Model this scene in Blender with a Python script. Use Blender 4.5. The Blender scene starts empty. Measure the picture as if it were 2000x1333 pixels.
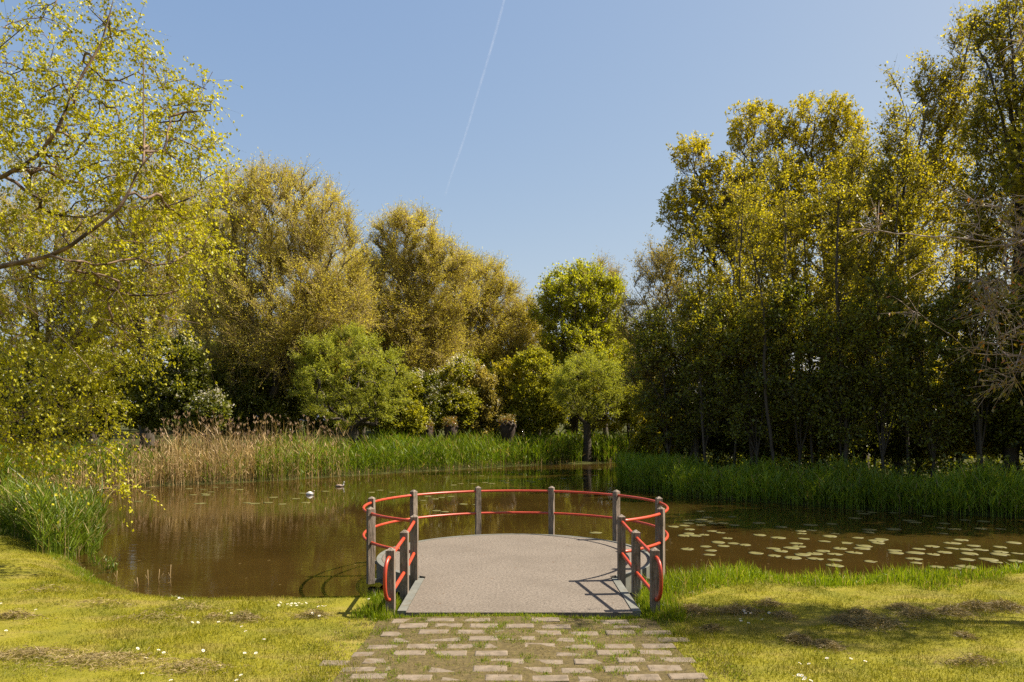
import bpy, math, numpy as np
from math import radians as R, sin, cos, pi
from mathutils import Vector

# ------------------------------------------------------------------ camera, sky, sun, exposure
S = bpy.context.scene
COL = S.collection
F, HOR, EYE = 1472.0, 820.0, 2.4          # focal length and horizon row in the photograph's pixels, eye height above the deck
cam = bpy.data.cameras.new("camera"); cam_o = bpy.data.objects.new("camera", cam); COL.objects.link(cam_o)
cam.lens = 26.5; cam.sensor_width = 36; cam.shift_y = (HOR - 666.5) / 2000
cam.clip_start = 0.05; cam.clip_end = 60000
cam_o.location = (0, 0, EYE); cam_o.rotation_euler = (R(90), 0, 0)
S.camera = cam_o

SUN_EL, SUN_AZ = R(52), R(5)              # azimuth counted from +X towards +Y
w = bpy.data.worlds.new("World"); S.world = w; w.use_nodes = True
nt = w.node_tree; bg = nt.nodes["Background"]
sky = nt.nodes.new("ShaderNodeTexSky"); sky.sky_type = 'NISHITA'; sky.sun_disc = False
sky.sun_elevation = SUN_EL; sky.sun_rotation = pi / 2 - SUN_AZ
sky.air_density = 1.0; sky.dust_density = 1.6; sky.ozone_density = 1.2; sky.altitude = 0
sep = nt.nodes.new("ShaderNodeSeparateColor"); com = nt.nodes.new("ShaderNodeCombineColor"); nt.links.new(sky.outputs[0], sep.inputs[0])
for ch, (amp, pw) in enumerate(((1.047, 0.825), (1.248, 0.646), (2.08, 0.33))):   # a softer, slightly hazier gradient than the clean model sky
    a_ = nt.nodes.new("ShaderNodeMath"); a_.operation = 'POWER'; a_.inputs[1].default_value = pw; nt.links.new(sep.outputs[ch], a_.inputs[0])
    b_ = nt.nodes.new("ShaderNodeMath"); b_.operation = 'MULTIPLY'; b_.inputs[1].default_value = amp; nt.links.new(a_.outputs[0], b_.inputs[0]); nt.links.new(b_.outputs[0], com.inputs[ch])
nt.links.new(com.outputs[0], bg.inputs[0]); bg.inputs[1].default_value = 0.0783
sd = bpy.data.lights.new("sun", 'SUN'); sd.energy = 5.0; sd.angle = R(0.53); sd.color = (1.0, 0.90, 0.75)
so = bpy.data.objects.new("sun", sd); COL.objects.link(so)
so.rotation_euler = Vector((cos(SUN_EL) * cos(SUN_AZ), cos(SUN_EL) * sin(SUN_AZ), sin(SUN_EL))).to_track_quat('Z', 'Y').to_euler()
so.location = (30, 5, 40)
S.view_settings.view_transform = 'Standard'; S.view_settings.look = 'None'
S.view_settings.exposure = 1.4; S.view_settings.gamma = 1
S.cycles.max_bounces = 8; S.cycles.diffuse_bounces = 3; S.cycles.glossy_bounces = 3
S.cycles.transmission_bounces = 4; S.cycles.transparent_max_bounces = 8
S.cycles.use_denoising = False; S.cycles.caustics_reflective = False; S.cycles.caustics_refractive = False

# ------------------------------------------------------------------ helpers
def W(px, py, D):
    return np.array([(px - 1000) / F * D, D, EYE - (py - HOR) / F * D])

def unit(v):
    return v / np.maximum(np.linalg.norm(v, axis=-1, keepdims=True), 1e-9)

def npmesh(name, V, quads=None, tris=None, smooth=False):
    me = bpy.data.meshes.new(name)
    V = np.asarray(V, np.float32).reshape(-1, 3)
    q = np.asarray(quads if quads is not None else np.zeros((0, 4)), np.int32).reshape(-1, 4)
    t = np.asarray(tris if tris is not None else np.zeros((0, 3)), np.int32).reshape(-1, 3)
    me.vertices.add(len(V)); me.vertices.foreach_set("co", V.ravel())
    loops = np.concatenate([q.ravel(), t.ravel()]).astype(np.int32)
    me.loops.add(len(loops)); me.loops.foreach_set("vertex_index", loops)
    st = np.concatenate([np.arange(len(q)) * 4, len(q) * 4 + np.arange(len(t)) * 3]).astype(np.int32)
    me.polygons.add(len(st)); me.polygons.foreach_set("loop_start", st)
    me.polygons.foreach_set("use_smooth", np.full(len(st), bool(smooth)))
    me.update(calc_edges=True)
    return me

class MB:
    """collects vertices and faces"""
    def __init__(s): s.v, s.q, s.t, s.n = [], [], [], 0
    def add(s, V, Q=None, T=None):
        V = np.asarray(V, float).reshape(-1, 3)
        if Q is not None and len(Q): s.q.append(np.asarray(Q) + s.n)
        if T is not None and len(T): s.t.append(np.asarray(T) + s.n)
        s.v.append(V); s.n += len(V); return s
    def mesh(s, name, off=None, smooth=False):
        V = np.concatenate(s.v) if s.v else np.zeros((0, 3))
        if off is not None: V = V - np.asarray(off)
        return npmesh(name, V, np.concatenate(s.q) if s.q else None, np.concatenate(s.t) if s.t else None, smooth)

def obj(name, me, m=None, parent=None, loc=None):
    o = bpy.data.objects.new(name, me); COL.objects.link(o)
    if m is not None and me is not None and not me.materials: me.materials.append(m)
    if parent is not None: o.parent = parent
    if loc is not None: o.location = tuple(loc)
    return o

def tag(o, label=None, cat=None, group=None, kind=None):
    if label: o["label"] = label
    if cat: o["category"] = cat
    if group: o["group"] = group
    if kind: o["kind"] = kind
    return o

def thing(name, loc, label, cat, group=None):
    return tag(obj(name, None, loc=loc), label, cat, group)

def box(mb, x0, x1, y0, y1, z0, z1):
    V = [(x0, y0, z0), (x1, y0, z0), (x1, y1, z0), (x0, y1, z0), (x0, y0, z1), (x1, y0, z1), (x1, y1, z1), (x0, y1, z1)]
    mb.add(V, [(3, 2, 1, 0), (4, 5, 6, 7), (0, 1, 5, 4), (1, 2, 6, 5), (2, 3, 7, 6), (3, 0, 4, 7)])

def frames(d):
    ref = np.where(np.abs(d[:, 2:3]) > 0.92, np.array([[1.0, 0, 0]]), np.array([[0, 0, 1.0]]))
    a = unit(np.cross(d, ref)); return a, np.cross(d, a)

def tube(mb, P, r, k=8, cap=True):
    P = np.asarray(P, float); n = len(P)
    d = unit(np.gradient(P, axis=0)); r = np.broadcast_to(np.asarray(r, float), (n,))
    a, b = frames(d)
    for i in range(1, n):                      # keep the rings from twisting
        v = a[i - 1] - d[i] * np.dot(a[i - 1], d[i]); a[i] = v / max(np.linalg.norm(v), 1e-9); b[i] = np.cross(d[i], a[i])
    th = np.arange(k) / k * 2 * pi
    V = P[:, None] + r[:, None, None] * (a[:, None] * np.cos(th)[None, :, None] + b[:, None] * np.sin(th)[None, :, None])
    i = np.arange(n - 1)[:, None] * k; j = np.arange(k)[None]; j2 = (j + 1) % k
    Q = np.stack([i + j, i + j2, i + k + j2, i + k + j], -1).reshape(-1, 4)
    V = V.reshape(-1, 3); T = None
    if cap:
        V = np.concatenate([V, P[:1], P[-1:]]); jj = np.arange(k)
        T = np.concatenate([np.stack([(jj + 1) % k, jj, np.full(k, n * k)], -1), np.stack([(n - 1) * k + jj, (n - 1) * k + (jj + 1) % k, np.full(k, n * k + 1)], -1)])
    mb.add(V, Q, T)

def ribbons(rng, o, d, L, w, g, seg=2, w0=1.0):
    """bent tapering blades: origin, unit direction, length, width, sag"""
    n = len(o); L = np.broadcast_to(L, (n,)); w = np.broadcast_to(w, (n,)); g = np.broadcast_to(g, (n,))
    side = unit(np.cross(d, rng.normal(size=(n, 3)))); Vs = []
    ts = np.arange(seg) / seg
    for t in ts:
        c = o + d * (L * t)[:, None]; c = c.copy(); c[:, 2] -= g * L * t * t
        hw = (w * 0.5 * (w0 if t == 0 else 1.0) * (1 - 0.55 * t * t))[:, None] * side
        Vs += [c - hw, c + hw]
    tip = o + d * L[:, None]; tip[:, 2] -= g * L; Vs.append(tip)
    m = len(Vs); V = np.stack(Vs, 1).reshape(-1, 3); base = np.arange(n)[:, None] * m
    Q = np.concatenate([base + np.array([[2 * i, 2 * i + 1, 2 * i + 3, 2 * i + 2]]) for i in range(seg - 1)]) if seg > 1 else None
    T = base + np.array([[2 * seg - 2, 2 * seg - 1, 2 * seg]])
    return V, Q, T

# ------------------------------------------------------------------ materials
def new_mat(name):
    m = bpy.data.materials.new(name); m.use_nodes = True; nt = m.node_tree; nt.nodes.clear()
    out = nt.nodes.new("ShaderNodeOutputMaterial"); return m, nt, out
def N(nt, t, ins=None, **kw):
    n = nt.nodes.new("ShaderNode" + t)
    for k, v in kw.items(): setattr(n, k, v)
    for k, v in (ins or {}).items():
        if hasattr(v, "links"): nt.links.new(v, n.inputs[k])
        else: n.inputs[k].default_value = v
    return n
def c4(c): return (*c, 1.0)
def coord(nt, scale=(1, 1, 1)):
    tc = N(nt, "TexCoord"); return N(nt, "Mapping", {"Vector": tc.outputs["Object"], "Scale": scale}).outputs[0]
def noise(nt, vec, scale, detail=4, rough=0.55):
    return N(nt, "TexNoise", {"Vector": vec, "Scale": scale, "Detail": detail, "Roughness": rough}).outputs[0]
def mixc(nt, f, a, b):
    n = N(nt, "Mix", data_type='RGBA')
    for s, v in ((n.inputs[0], f), (n.inputs[6], a), (n.inputs[7], b)):
        if hasattr(v, "links"): nt.links.new(v, s)
        else: s.default_value = c4(v) if isinstance(v, tuple) and len(v) == 3 else v
    return n.outputs[2]
def rng01(nt, v, lo, hi, a=0.0, b=1.0):
    return N(nt, "MapRange", {0: v, 1: lo, 2: hi, 3: a, 4: b}).outputs[0]

def leaf_mat(name, c1, c2, trans=0.4, gloss=0.06, rough=0.42, c3=None, p3=0.1, nscale=0.35):
    m, nt, out = new_mat(name)
    rnd = N(nt, "NewGeometry").outputs["Random Per Island"]
    col = mixc(nt, rnd, c1, c2)
    if c3 is not None:
        r2 = N(nt, "Math", {0: rnd, 1: 37.77}, operation='MULTIPLY').outputs[0]
        r2 = N(nt, "Math", {0: r2}, operation='FRACT').outputs[0]
        col = mixc(nt, N(nt, "Math", {0: r2, 1: p3}, operation='LESS_THAN').outputs[0], col, c3)
    v = rng01(nt, noise(nt, coord(nt), nscale, 2), 0.3, 0.7, 0.72, 1.25)
    hs = N(nt, "HueSaturation", {"Value": v, "Color": col})
    hcol = hs.outputs[0]
    tcol = N(nt, "Mix", {0: 1.0}, data_type='RGBA', blend_type='MULTIPLY')
    nt.links.new(hcol, tcol.inputs[6]); tcol.inputs[7].default_value = (1.25, 1.2, 0.55, 1)
    d = N(nt, "BsdfDiffuse", {"Color": hcol}); t = N(nt, "BsdfTranslucent", {"Color": tcol.outputs[2]})
    a = N(nt, "MixShader", {0: trans, 1: d.outputs[0], 2: t.outputs[0]})
    g = N(nt, "BsdfGlossy", {"Color": (1, 1, 1, 1), "Roughness": rough})
    b = N(nt, "MixShader", {0: gloss, 1: a.outputs[0], 2: g.outputs[0]})
    nt.links.new(b.outputs[0], out.inputs[0]); return m

def rough_mat(name, c1, c2, scale=6, rough=0.85, bump=0.3, stretch=(1, 1, 1), spec=0.3, detail=6, c3=None, s3=1.2, t3=(0.5, 0.65)):
    m, nt, out = new_mat(name); v = coord(nt, stretch)
    n1 = noise(nt, v, scale, detail, 0.65)
    col = mixc(nt, rng01(nt, n1, 0.32, 0.68), c1, c2)
    if c3 is not None:
        col = mixc(nt, rng01(nt, noise(nt, coord(nt), s3, 5, 0.7), *t3), col, c3)
    b = N(nt, "Bump", {"Strength": bump, "Distance": 0.02, "Height": n1})
    p = N(nt, "BsdfPrincipled", {"Base Color": col, "Roughness": rough, "Specular IOR Level": spec, "Normal": b.outputs[0]})
    nt.links.new(p.outputs[0], out.inputs[0]); return m

M = {}
M["bark_dark"] = rough_mat("bark_dark", (0.035, 0.028, 0.02), (0.085, 0.07, 0.05), 3, 0.9, 0.6, (4, 4, 0.7))
M["bark_grey"] = rough_mat("bark_grey", (0.07, 0.06, 0.045), (0.16, 0.14, 0.11), 3, 0.9, 0.5, (4, 4, 0.8))
M["bark_birch"] = rough_mat("bark_birch", (0.0656, 0.041, 0.0287), (0.2214, 0.1476, 0.0943), 2.2, 0.75, 0.4, (2, 2, 5), c3=(0.041, 0.0287, 0.0205), s3=3.0, t3=(0.48, 0.62))
M["bark_twig"] = rough_mat("bark_twig", (0.15, 0.105, 0.085), (0.33, 0.26, 0.215), 6, 0.7, 0.2, (1, 1, 1))
M["leaf_birch"] = leaf_mat("leaf_birch", (0.28, 0.285, 0.008), (0.48, 0.445, 0.014), 0.5, 0.02)
M["leaf_willow"] = leaf_mat("leaf_willow", (0.36, 0.315, 0.038), (0.55, 0.48, 0.09), 0.52, 0.01)
M["leaf_maple"] = leaf_mat("leaf_maple", (0.22, 0.25, 0.012), (0.44, 0.44, 0.022), 0.55, 0.01)
M["leaf_ash"] = leaf_mat("leaf_ash", (0.25, 0.225, 0.012), (0.50, 0.42, 0.022), 0.55, 0.015)
M["leaf_alder"] = leaf_mat("leaf_alder", (0.16, 0.16, 0.010), (0.43, 0.365, 0.020), 0.55, 0.02, 0.4)
M["leaf_grey"] = leaf_mat("leaf_grey", (0.22, 0.19, 0.04), (0.40, 0.32, 0.08), 0.5, 0.01)
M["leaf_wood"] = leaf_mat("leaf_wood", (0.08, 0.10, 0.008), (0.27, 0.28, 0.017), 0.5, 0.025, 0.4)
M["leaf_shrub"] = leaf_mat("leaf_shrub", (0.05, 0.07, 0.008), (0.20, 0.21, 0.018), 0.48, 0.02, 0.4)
M["leaf_bush"] = leaf_mat("leaf_bush", (0.17, 0.19, 0.014), (0.38, 0.36, 0.028), 0.55, 0.01)
M["leaf_pollard"] = leaf_mat("leaf_pollard", (0.20, 0.24, 0.025), (0.40, 0.41, 0.06), 0.5, 0.01)
M["leaf_young"] = leaf_mat("leaf_young", (0.12, 0.12, 0.015), (0.26, 0.19, 0.025), 0.45, 0.05, c3=(0.32, 0.12, 0.02), p3=0.14)
M["blossom"] = leaf_mat("blossom", (0.451, 0.41, 0.3116), (0.6396, 0.6068, 0.5084), 0.25, 0.01)
M["reed_green"] = leaf_mat("reed_green", (0.05, 0.10, 0.005), (0.19, 0.25, 0.012), 0.45, 0.01, c3=(0.26, 0.2, 0.07), p3=0.08)
M["reed_dark"] = leaf_mat("reed_dark", (0.091, 0.169, 0.0104), (0.286, 0.3575, 0.0208), 0.5, 0.015, c3=(0.26, 0.208, 0.078), p3=0.05)
M["reed_near"] = leaf_mat("reed_near", (0.05, 0.095, 0.007), (0.16, 0.215, 0.016), 0.45, 0.015, c3=(0.34, 0.28, 0.12), p3=0.13)
M["reed_dry"] = leaf_mat("reed_dry", (0.24, 0.165, 0.07), (0.44, 0.32, 0.16), 0.3, 0.01)
M["reed_plume"] = leaf_mat("reed_plume", (0.20, 0.13, 0.08), (0.36, 0.26, 0.17), 0.25, 0.01)
M["tuft"] = leaf_mat("tuft", (0.085, 0.145, 0.005), (0.23, 0.285, 0.012), 0.48, 0.012, c3=(0.36, 0.29, 0.12), p3=0.07)
M["bark_pale"] = rough_mat("bark_pale", (0.10, 0.08, 0.055), (0.26, 0.215, 0.16), 4, 0.85, 0.4, (3, 3, 1))
M["bark_stump"] = rough_mat("bark_stump", (0.018, 0.012, 0.009), (0.06, 0.042, 0.03), 4, 0.95, 0.9, (2, 2, 1))
M["twig_gold"] = rough_mat("twig_gold", (0.20, 0.145, 0.055), (0.36, 0.27, 0.12), 8, 0.8, 0)
M["twig_brown"] = rough_mat("twig_brown", (0.06, 0.045, 0.025), (0.13, 0.095, 0.05), 8, 0.8, 0)
M["hay"] = leaf_mat("hay", (0.123, 0.09676, 0.041), (0.3116, 0.2419, 0.1148), 0.25, 0.01)

def lawn_cols(nt, rnd):
    v = coord(nt)
    green = mixc(nt, rnd, (0.085, 0.102, 0.004), (0.32, 0.285, 0.011))
    straw = mixc(nt, rnd, (0.1968, 0.1476, 0.041), (0.41, 0.3116, 0.1148))
    st = N(nt, "Mapping", {"Vector": N(nt, "TexCoord").outputs["Object"], "Scale": (0.55, 1.5, 1)}).outputs[0]
    f = rng01(nt, noise(nt, st, 1.5, 6, 0.68), 0.49, 0.73, 0, 0.8)
    c = mixc(nt, f, green, straw)
    f2 = rng01(nt, noise(nt, v, 1.3, 5, 0.65), 0.46, 0.66, 0, 0.75)
    return mixc(nt, f2, c, mixc(nt, rnd, (0.0574, 0.0779, 0.00328), (0.1558, 0.1681, 0.00656)))
def lawn_mat():
    m, nt, out = new_mat("lawn_blades")
    col = lawn_cols(nt, N(nt, "NewGeometry").outputs["Random Per Island"])
    d = N(nt, "BsdfDiffuse", {"Color": col}); t = N(nt, "BsdfTranslucent", {"Color": col})
    a = N(nt, "MixShader", {0: 0.35, 1: d.outputs[0], 2: t.outputs[0]})
    g = N(nt, "BsdfGlossy", {"Roughness": 0.5}); b = N(nt, "MixShader", {0: 0.012, 1: a.outputs[0], 2: g.outputs[0]})
    nt.links.new(b.outputs[0], out.inputs[0]); return m
M["lawn"] = lawn_mat()
def ground_mat():
    m, nt, out = new_mat("ground_soil_grass"); v = coord(nt)
    fine = noise(nt, v, 28, 6, 0.7)
    col = mixc(nt, 0.35, lawn_cols(nt, fine), (0.10, 0.075, 0.03))
    # beyond the lawn and below the bank the soil is bare and dark
    sep = N(nt, "SeparateXYZ", {0: N(nt, "TexCoord").outputs["Object"]})
    f = rng01(nt, sep.outputs[1], 14.5, 18)
    f2 = rng01(nt, sep.outputs[2], -0.2, -0.38)
    mx = N(nt, "Math", {0: f, 1: f2}, operation='MAXIMUM').outputs[0]
    col = mixc(nt, mx, col, mixc(nt, fine, (0.022, 0.026, 0.008), (0.06, 0.06, 0.014)))
    b = N(nt, "Bump", {"Strength": 0.6, "Distance": 0.03, "Height": fine})
    p = N(nt, "BsdfPrincipled", {"Base Color": col, "Roughness": 0.95, "Specular IOR Level": 0.1, "Normal": b.outputs[0]})
    nt.links.new(p.outputs[0], out.inputs[0]); return m
M["ground"] = ground_mat()
def water_mat():
    m, nt, out = new_mat("pond_water")
    v1 = coord(nt, (0.5, 1.9, 1)); v2 = coord(nt, (1.0, 4.2, 1)); v = coord(nt)
    patch = rng01(nt, noise(nt, coord(nt, (0.10, 0.22, 1)), 1.0, 2), 0.40, 0.62, 0.12, 1.0)
    h = N(nt, "Math", {0: noise(nt, v2, 1.6, 3), 1: noise(nt, v1, 0.9, 2)}, operation='ADD').outputs[0]
    h = N(nt, "Math", {0: h, 1: patch}, operation='MULTIPLY').outputs[0]
    b = N(nt, "Bump", {"Strength": 0.14, "Distance": 0.02, "Height": h})
    mud = mixc(nt, rng01(nt, noise(nt, v, 0.25, 3), 0.35, 0.65), (0.0246, 0.01476, 0.00328), (0.03772, 0.02296, 0.00533))
    vo = N(nt, "TexVoronoi", {"Vector": coord(nt, (1, 0.6, 1)), "Scale": 6.5, "Randomness": 1.0})
    thr = N(nt, "SeparateColor", {0: vo.outputs["Color"]}).outputs[0]
    lim = rng01(nt, thr, 0.86, 1.0, 0.0, 0.2)
    speck = N(nt, "Math", {0: vo.outputs["Distance"], 1: lim}, operation='LESS_THAN').outputs[0]
    sp = N(nt, "Math", {0: speck, 1: 0.55}, operation='MULTIPLY').outputs[0]
    col = mixc(nt, sp, mud, (0.1312, 0.0943, 0.0369))
    p = N(nt, "BsdfPrincipled", {"Base Color": col, "Roughness": 0.04, "IOR": 1.33, "Normal": b.outputs[0]})
    nt.links.new(p.outputs[0], out.inputs[0]); return m
M["water"] = water_mat()
def deck_mat():
    m, nt, out = new_mat("grit_deck"); v = coord(nt)
    g = noise(nt, v, 26, 9, 0.95); s = noise(nt, v, 0.9, 5, 0.6); s2 = noise(nt, coord(nt, (1, 2.5, 1)), 5, 5, 0.7)
    col = mixc(nt, rng01(nt, g, 0.40, 0.60), (0.042, 0.034, 0.027), (0.22, 0.187, 0.15))
    col = mixc(nt, rng01(nt, s, 0.42, 0.7, 0, 0.5), col, (0.0882, 0.07224, 0.05544))
    col = mixc(nt, rng01(nt, s2, 0.6, 0.75, 0, 0.35), col, (0.1512, 0.1218, 0.0882))
    vo = N(nt, "TexVoronoi", {"Vector": coord(nt, (1, .5, 1)), "Scale": 11.0}); lim = rng01(nt, N(nt, "SeparateColor", {0: vo.outputs["Color"]}).outputs[0], .86, 1, 0, .2)
    col = mixc(nt, N(nt, "Math", {0: N(nt, "Math", {0: vo.outputs["Distance"], 1: lim}, operation='LESS_THAN').outputs[0], 1: .7}, operation='MULTIPLY').outputs[0], col, (0.09, 0.055, 0.03))
    b = N(nt, "Bump", {"Strength": 0.5, "Distance": 0.006, "Height": g})
    p = N(nt, "BsdfPrincipled", {"Base Color": col, "Roughness": 0.9, "Specular IOR Level": 0.25, "Normal": b.outputs[0]})
    nt.links.new(p.outputs[0], out.inputs[0]); return m
M["deck"] = deck_mat()
M["steel"] = rough_mat("painted_steel", (0.10, 0.103, 0.088), (0.148, 0.15, 0.13), 3, 0.65, 0.1, (1, 1, 1), 0.35, c3=(0.11, 0.095, 0.065), s3=4, t3=(0.55, 0.7))
M["seam"] = rough_mat("dark_seam", (0.015, 0.015, 0.015), (0.03, 0.03, 0.03), 10)
M["post"] = rough_mat("weathered_oak", (0.06396, 0.04904, 0.03518), (0.2665, 0.2185, 0.1759), 5, 0.85, 0.7, (9, 9, 0.8), c3=(0.09594, 0.07675, 0.0533), s3=3, t3=(0.52, 0.66))
M["red"] = rough_mat("red_painted_tube", (0.3116, 0.03116, 0.01148), (0.3854, 0.0533, 0.01968), 4, 0.38, 0.08, (1, 1, 1), 0.5)
M["slab"] = rough_mat("paving_concrete", (0.1097, 0.08858, 0.06327), (0.1982, 0.1603, 0.1181), 9, 0.95, 0.5, (1, 1, 1), 0.15, 8, c3=(0.1265, 0.08858, 0.0464), s3=5, t3=(0.56, 0.72))
M["bed"] = rough_mat("path_soil", (0.05051, 0.03752, 0.01299), (0.1118, 0.08515, 0.03031), 18, 1.0, 0.7)
M["pad"] = rough_mat("lily_pad", (0.07956, 0.0765, 0.01836), (0.1346, 0.1224, 0.03672), 2.5, 0.55, 0.1, (1, 1, 1), 0.3, c3=(0.08415, 0.06502, 0.02295), s3=1.3, t3=(0.5, 0.75))
M["petal"] = rough_mat("daisy_white", (0.41, 0.41, 0.3936), (0.492, 0.492, 0.4756), 30, 0.7, 0)
M["yolk"] = rough_mat("daisy_yellow", (0.65, 0.42, 0.03), (0.7, 0.5, 0.05), 30, 0.7, 0)
M["stem"] = rough_mat("daisy_stem", (0.1, 0.14, 0.02), (0.14, 0.18, 0.03), 30, 0.7, 0)
M["white_feather"] = rough_mat("white_feather", (0.492, 0.4756, 0.4428), (0.574, 0.5658, 0.5412), 12, 0.8, 0.1)
M["buff_feather"] = rough_mat("buff_feather", (0.328, 0.2378, 0.1476), (0.451, 0.3444, 0.2296), 14, 0.8, 0.1)
M["brown_feather"] = rough_mat("brown_feather", (0.1804, 0.1312, 0.0984), (0.3444, 0.2706, 0.2132), 14, 0.8, 0.1)
M["bill"] = rough_mat("dark_bill", (0.05, 0.04, 0.03), (0.09, 0.06, 0.03), 14, 0.5, 0)

# ------------------------------------------------------------------ terrain and pond
POND = np.array([(-1.9, 11.35), (-2.9, 11.2), (-4.0, 11.2), (-4.75, 11.35), (-5.5, 11.65), (-6.4, 12.3), (-7.4, 13.4), (-8.7, 15.0), (-10.3, 17), (-13.5, 20), (-18, 23.5),
    (-21.5, 26.5), (-21.5, 28.5), (-18.9, 29.5), (-16.9, 30.4), (-15.2, 32.3), (-13, 33.6), (-10.6, 35.6), (-8.9, 37.5), (-6.5, 40), (-2.9, 43.2), (0, 46), (3.3, 48.2), (6.7, 49.6),
    (9, 51), (10.2, 50), (8.2, 46), (6.4, 40), (5.2, 35.5), (4.9, 33.3), (5.2, 30.8), (6.3, 28.2), (7.4, 27.1), (8.8, 25.9), (10.1, 24.7), (11.3, 23.7), (12.4, 22.9), (13.7, 22.4),
    (14.9, 21.8), (19, 20.6), (22.5, 18.5), (20.5, 15.0), (14.5, 13.7), (9.5, 13.3), (7.7, 12.95), (6.1, 12.5), (5.2, 12.1), (4.8, 12.1), (4.2, 12.6), (3.5, 12.9), (2.7, 12.2), (2.1, 11.8), (1.4, 11.0), (-1.2, 11.0)])

def pond_sd(x, y):
    """distance to the shore: positive on land, negative on water"""
    p = np.stack([x, y], -1).reshape(-1, 2); best = np.full(len(p), 1e9); inside = np.zeros(len(p), bool)
    A, B = POND, np.roll(POND, -1, 0)
    for a, b in zip(A, B):
        e = b - a; t = np.clip(((p - a) @ e) / (e @ e), 0, 1)
        best = np.minimum(best, np.hypot(*(p - a - t[:, None] * e).T))
        c = (a[1] > p[:, 1]) != (b[1] > p[:, 1])
        with np.errstate(divide='ignore', invalid='ignore'):
            inside ^= c & (p[:, 0] < (b[0] - a[0]) * (p[:, 1] - a[1]) / (b[1] - a[1]) + a[0])
    return np.where(inside, -best, best).reshape(np.shape(x))

def gz(x, y, d=None):
    x = np.asarray(x, float); y = np.asarray(y, float)
    if d is None: d = pond_sd(x, y)
    near = y < 16.5
    s = np.clip(d / 1.0, 0, 1); bank = -0.45 + 0.42 * s ** 0.7
    far = -0.42 + 0.3 * np.clip(d / 3.0, 0, 1) + 0.035 * np.clip(d - 5, 0, 40)
    k = np.clip((y - 15.5) / 2.5, 0, 1)
    land = bank * (1 - k) + far * k
    land = land + 0.0085 * np.clip(9.3 - y, 0, 40) ** 2 * np.clip(1 - np.clip(-y, 0, 30) / 60, 0.3, 1)
    bump = 0.018 * np.sin(1.7 * x + 0.6 * y) * np.sin(1.1 * y - 0.4 * x + 1) + 0.010 * np.sin(4.1 * x + 2.2 * y + 2) * np.sin(3.3 * y - 1.2 * x)
    land = land + bump * np.clip(d, 0, 1)
    und = np.clip(1.7 - np.abs(x - 0.08), 0, 0.25) / 0.25 * np.clip((y - 9.3) / 0.2, 0, 1) * np.clip((12.2 - y) / .5, 0, 1)
    land = land - 0.16 * und
    return np.where(d < 0, -0.45 + np.maximum(d * 0.45, -0.9), land)

def axis(fine_lo, fine_hi, step, mid_lo, mid_hi, mstep, lo, hi):
    a = list(np.arange(fine_lo, fine_hi, step)); b = list(np.arange(fine_hi, mid_hi, mstep)); c = [mid_hi]
    while c[-1] < hi: c.append(c[-1] + max(mstep, (c[-1] - mid_hi) * 0.35 + mstep))
    l = list(np.arange(fine_lo - mstep, mid_lo, -mstep)); e = [mid_lo]
    while e[-1] > lo: e.append(e[-1] - max(mstep, (mid_lo - e[-1]) * 0.35 + mstep))
    return np.array(sorted(set(np.round(a + b + c + l + e, 4))))
gx = axis(-11.5, 11.5, 0.12, -30, 30, 0.5, -600, 600); gy = axis(4, 16.5, 0.12, 0, 56, 0.45, -120, 900)
X, Y = np.meshgrid(gx, gy); Z = gz(X, Y)
nx, ny = len(gx), len(gy); i = (np.arange(ny - 1)[:, None] * nx + np.arange(nx - 1)[None]).ravel()
tag(obj("ground", npmesh("ground", np.stack([X, Y, Z], -1), np.stack([i, i + 1, i + nx + 1, i + nx], -1), None, True), M["ground"]), kind="structure")
wx = np.linspace(-26, 26, 2); wy = np.linspace(10.2, 54, 2)
tag(obj("water", npmesh("water", [(-26, 10.2, -.45), (26, 10.2, -.45), (26, 54, -.45), (-26, 54, -.45)], [(0, 1, 2, 3)]), M["water"]), kind="structure")

# ------------------------------------------------------------------ viewing platform
CX, CY, RD, RP = 0.06, 13.4, 2.43, 2.65
plat = thing("viewing_platform", (CX, CY, 0), "round grey platform over the pond, ringed by wooden posts and red tube rails", "platform")
off = (CX, CY, 0)
def part(name, mb, m, smooth=False, parent=None):
    return obj(name, mb.mesh(name, off, smooth), m, parent or plat)
RX0, RX1, RY0 = -1.32, 1.50, 9.38                               # ramp surface
def arc(r, xl, xr, n=96):
    a0 = math.acos((xr - CX) / r); a1 = math.acos((xl - CX) / r)
    th = np.linspace(-a0, 2 * pi + a0 - (a0 - a1) - (2 * pi - 2 * pi), n)
    th = np.linspace(-a0, pi + (pi - a1), n)
    return np.stack([CX + r * np.cos(th), CY + r * np.sin(th)], -1)
pa = arc(2.335, RX0, RX1); poly = np.concatenate([pa, [(RX0, RY0), (RX1, RY0)]])
def slab(poly, z0, z1):
    n = len(poly); V = np.concatenate([np.c_[poly, np.full(n, z1)], np.c_[poly, np.full(n, z0)]])
    me = bpy.data.meshes.new("slab")
    f = [list(range(n)), list(range(2 * n - 1, n - 1, -1))] + [[j, n + j, n + (j + 1) % n, (j + 1) % n] for j in range(n)]
    me.from_pydata([tuple(v - np.array(off)) for v in V], [], f); me.update(); return me
obj("deck", slab(poly, -0.12, 0.0), M["deck"], plat)
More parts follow.
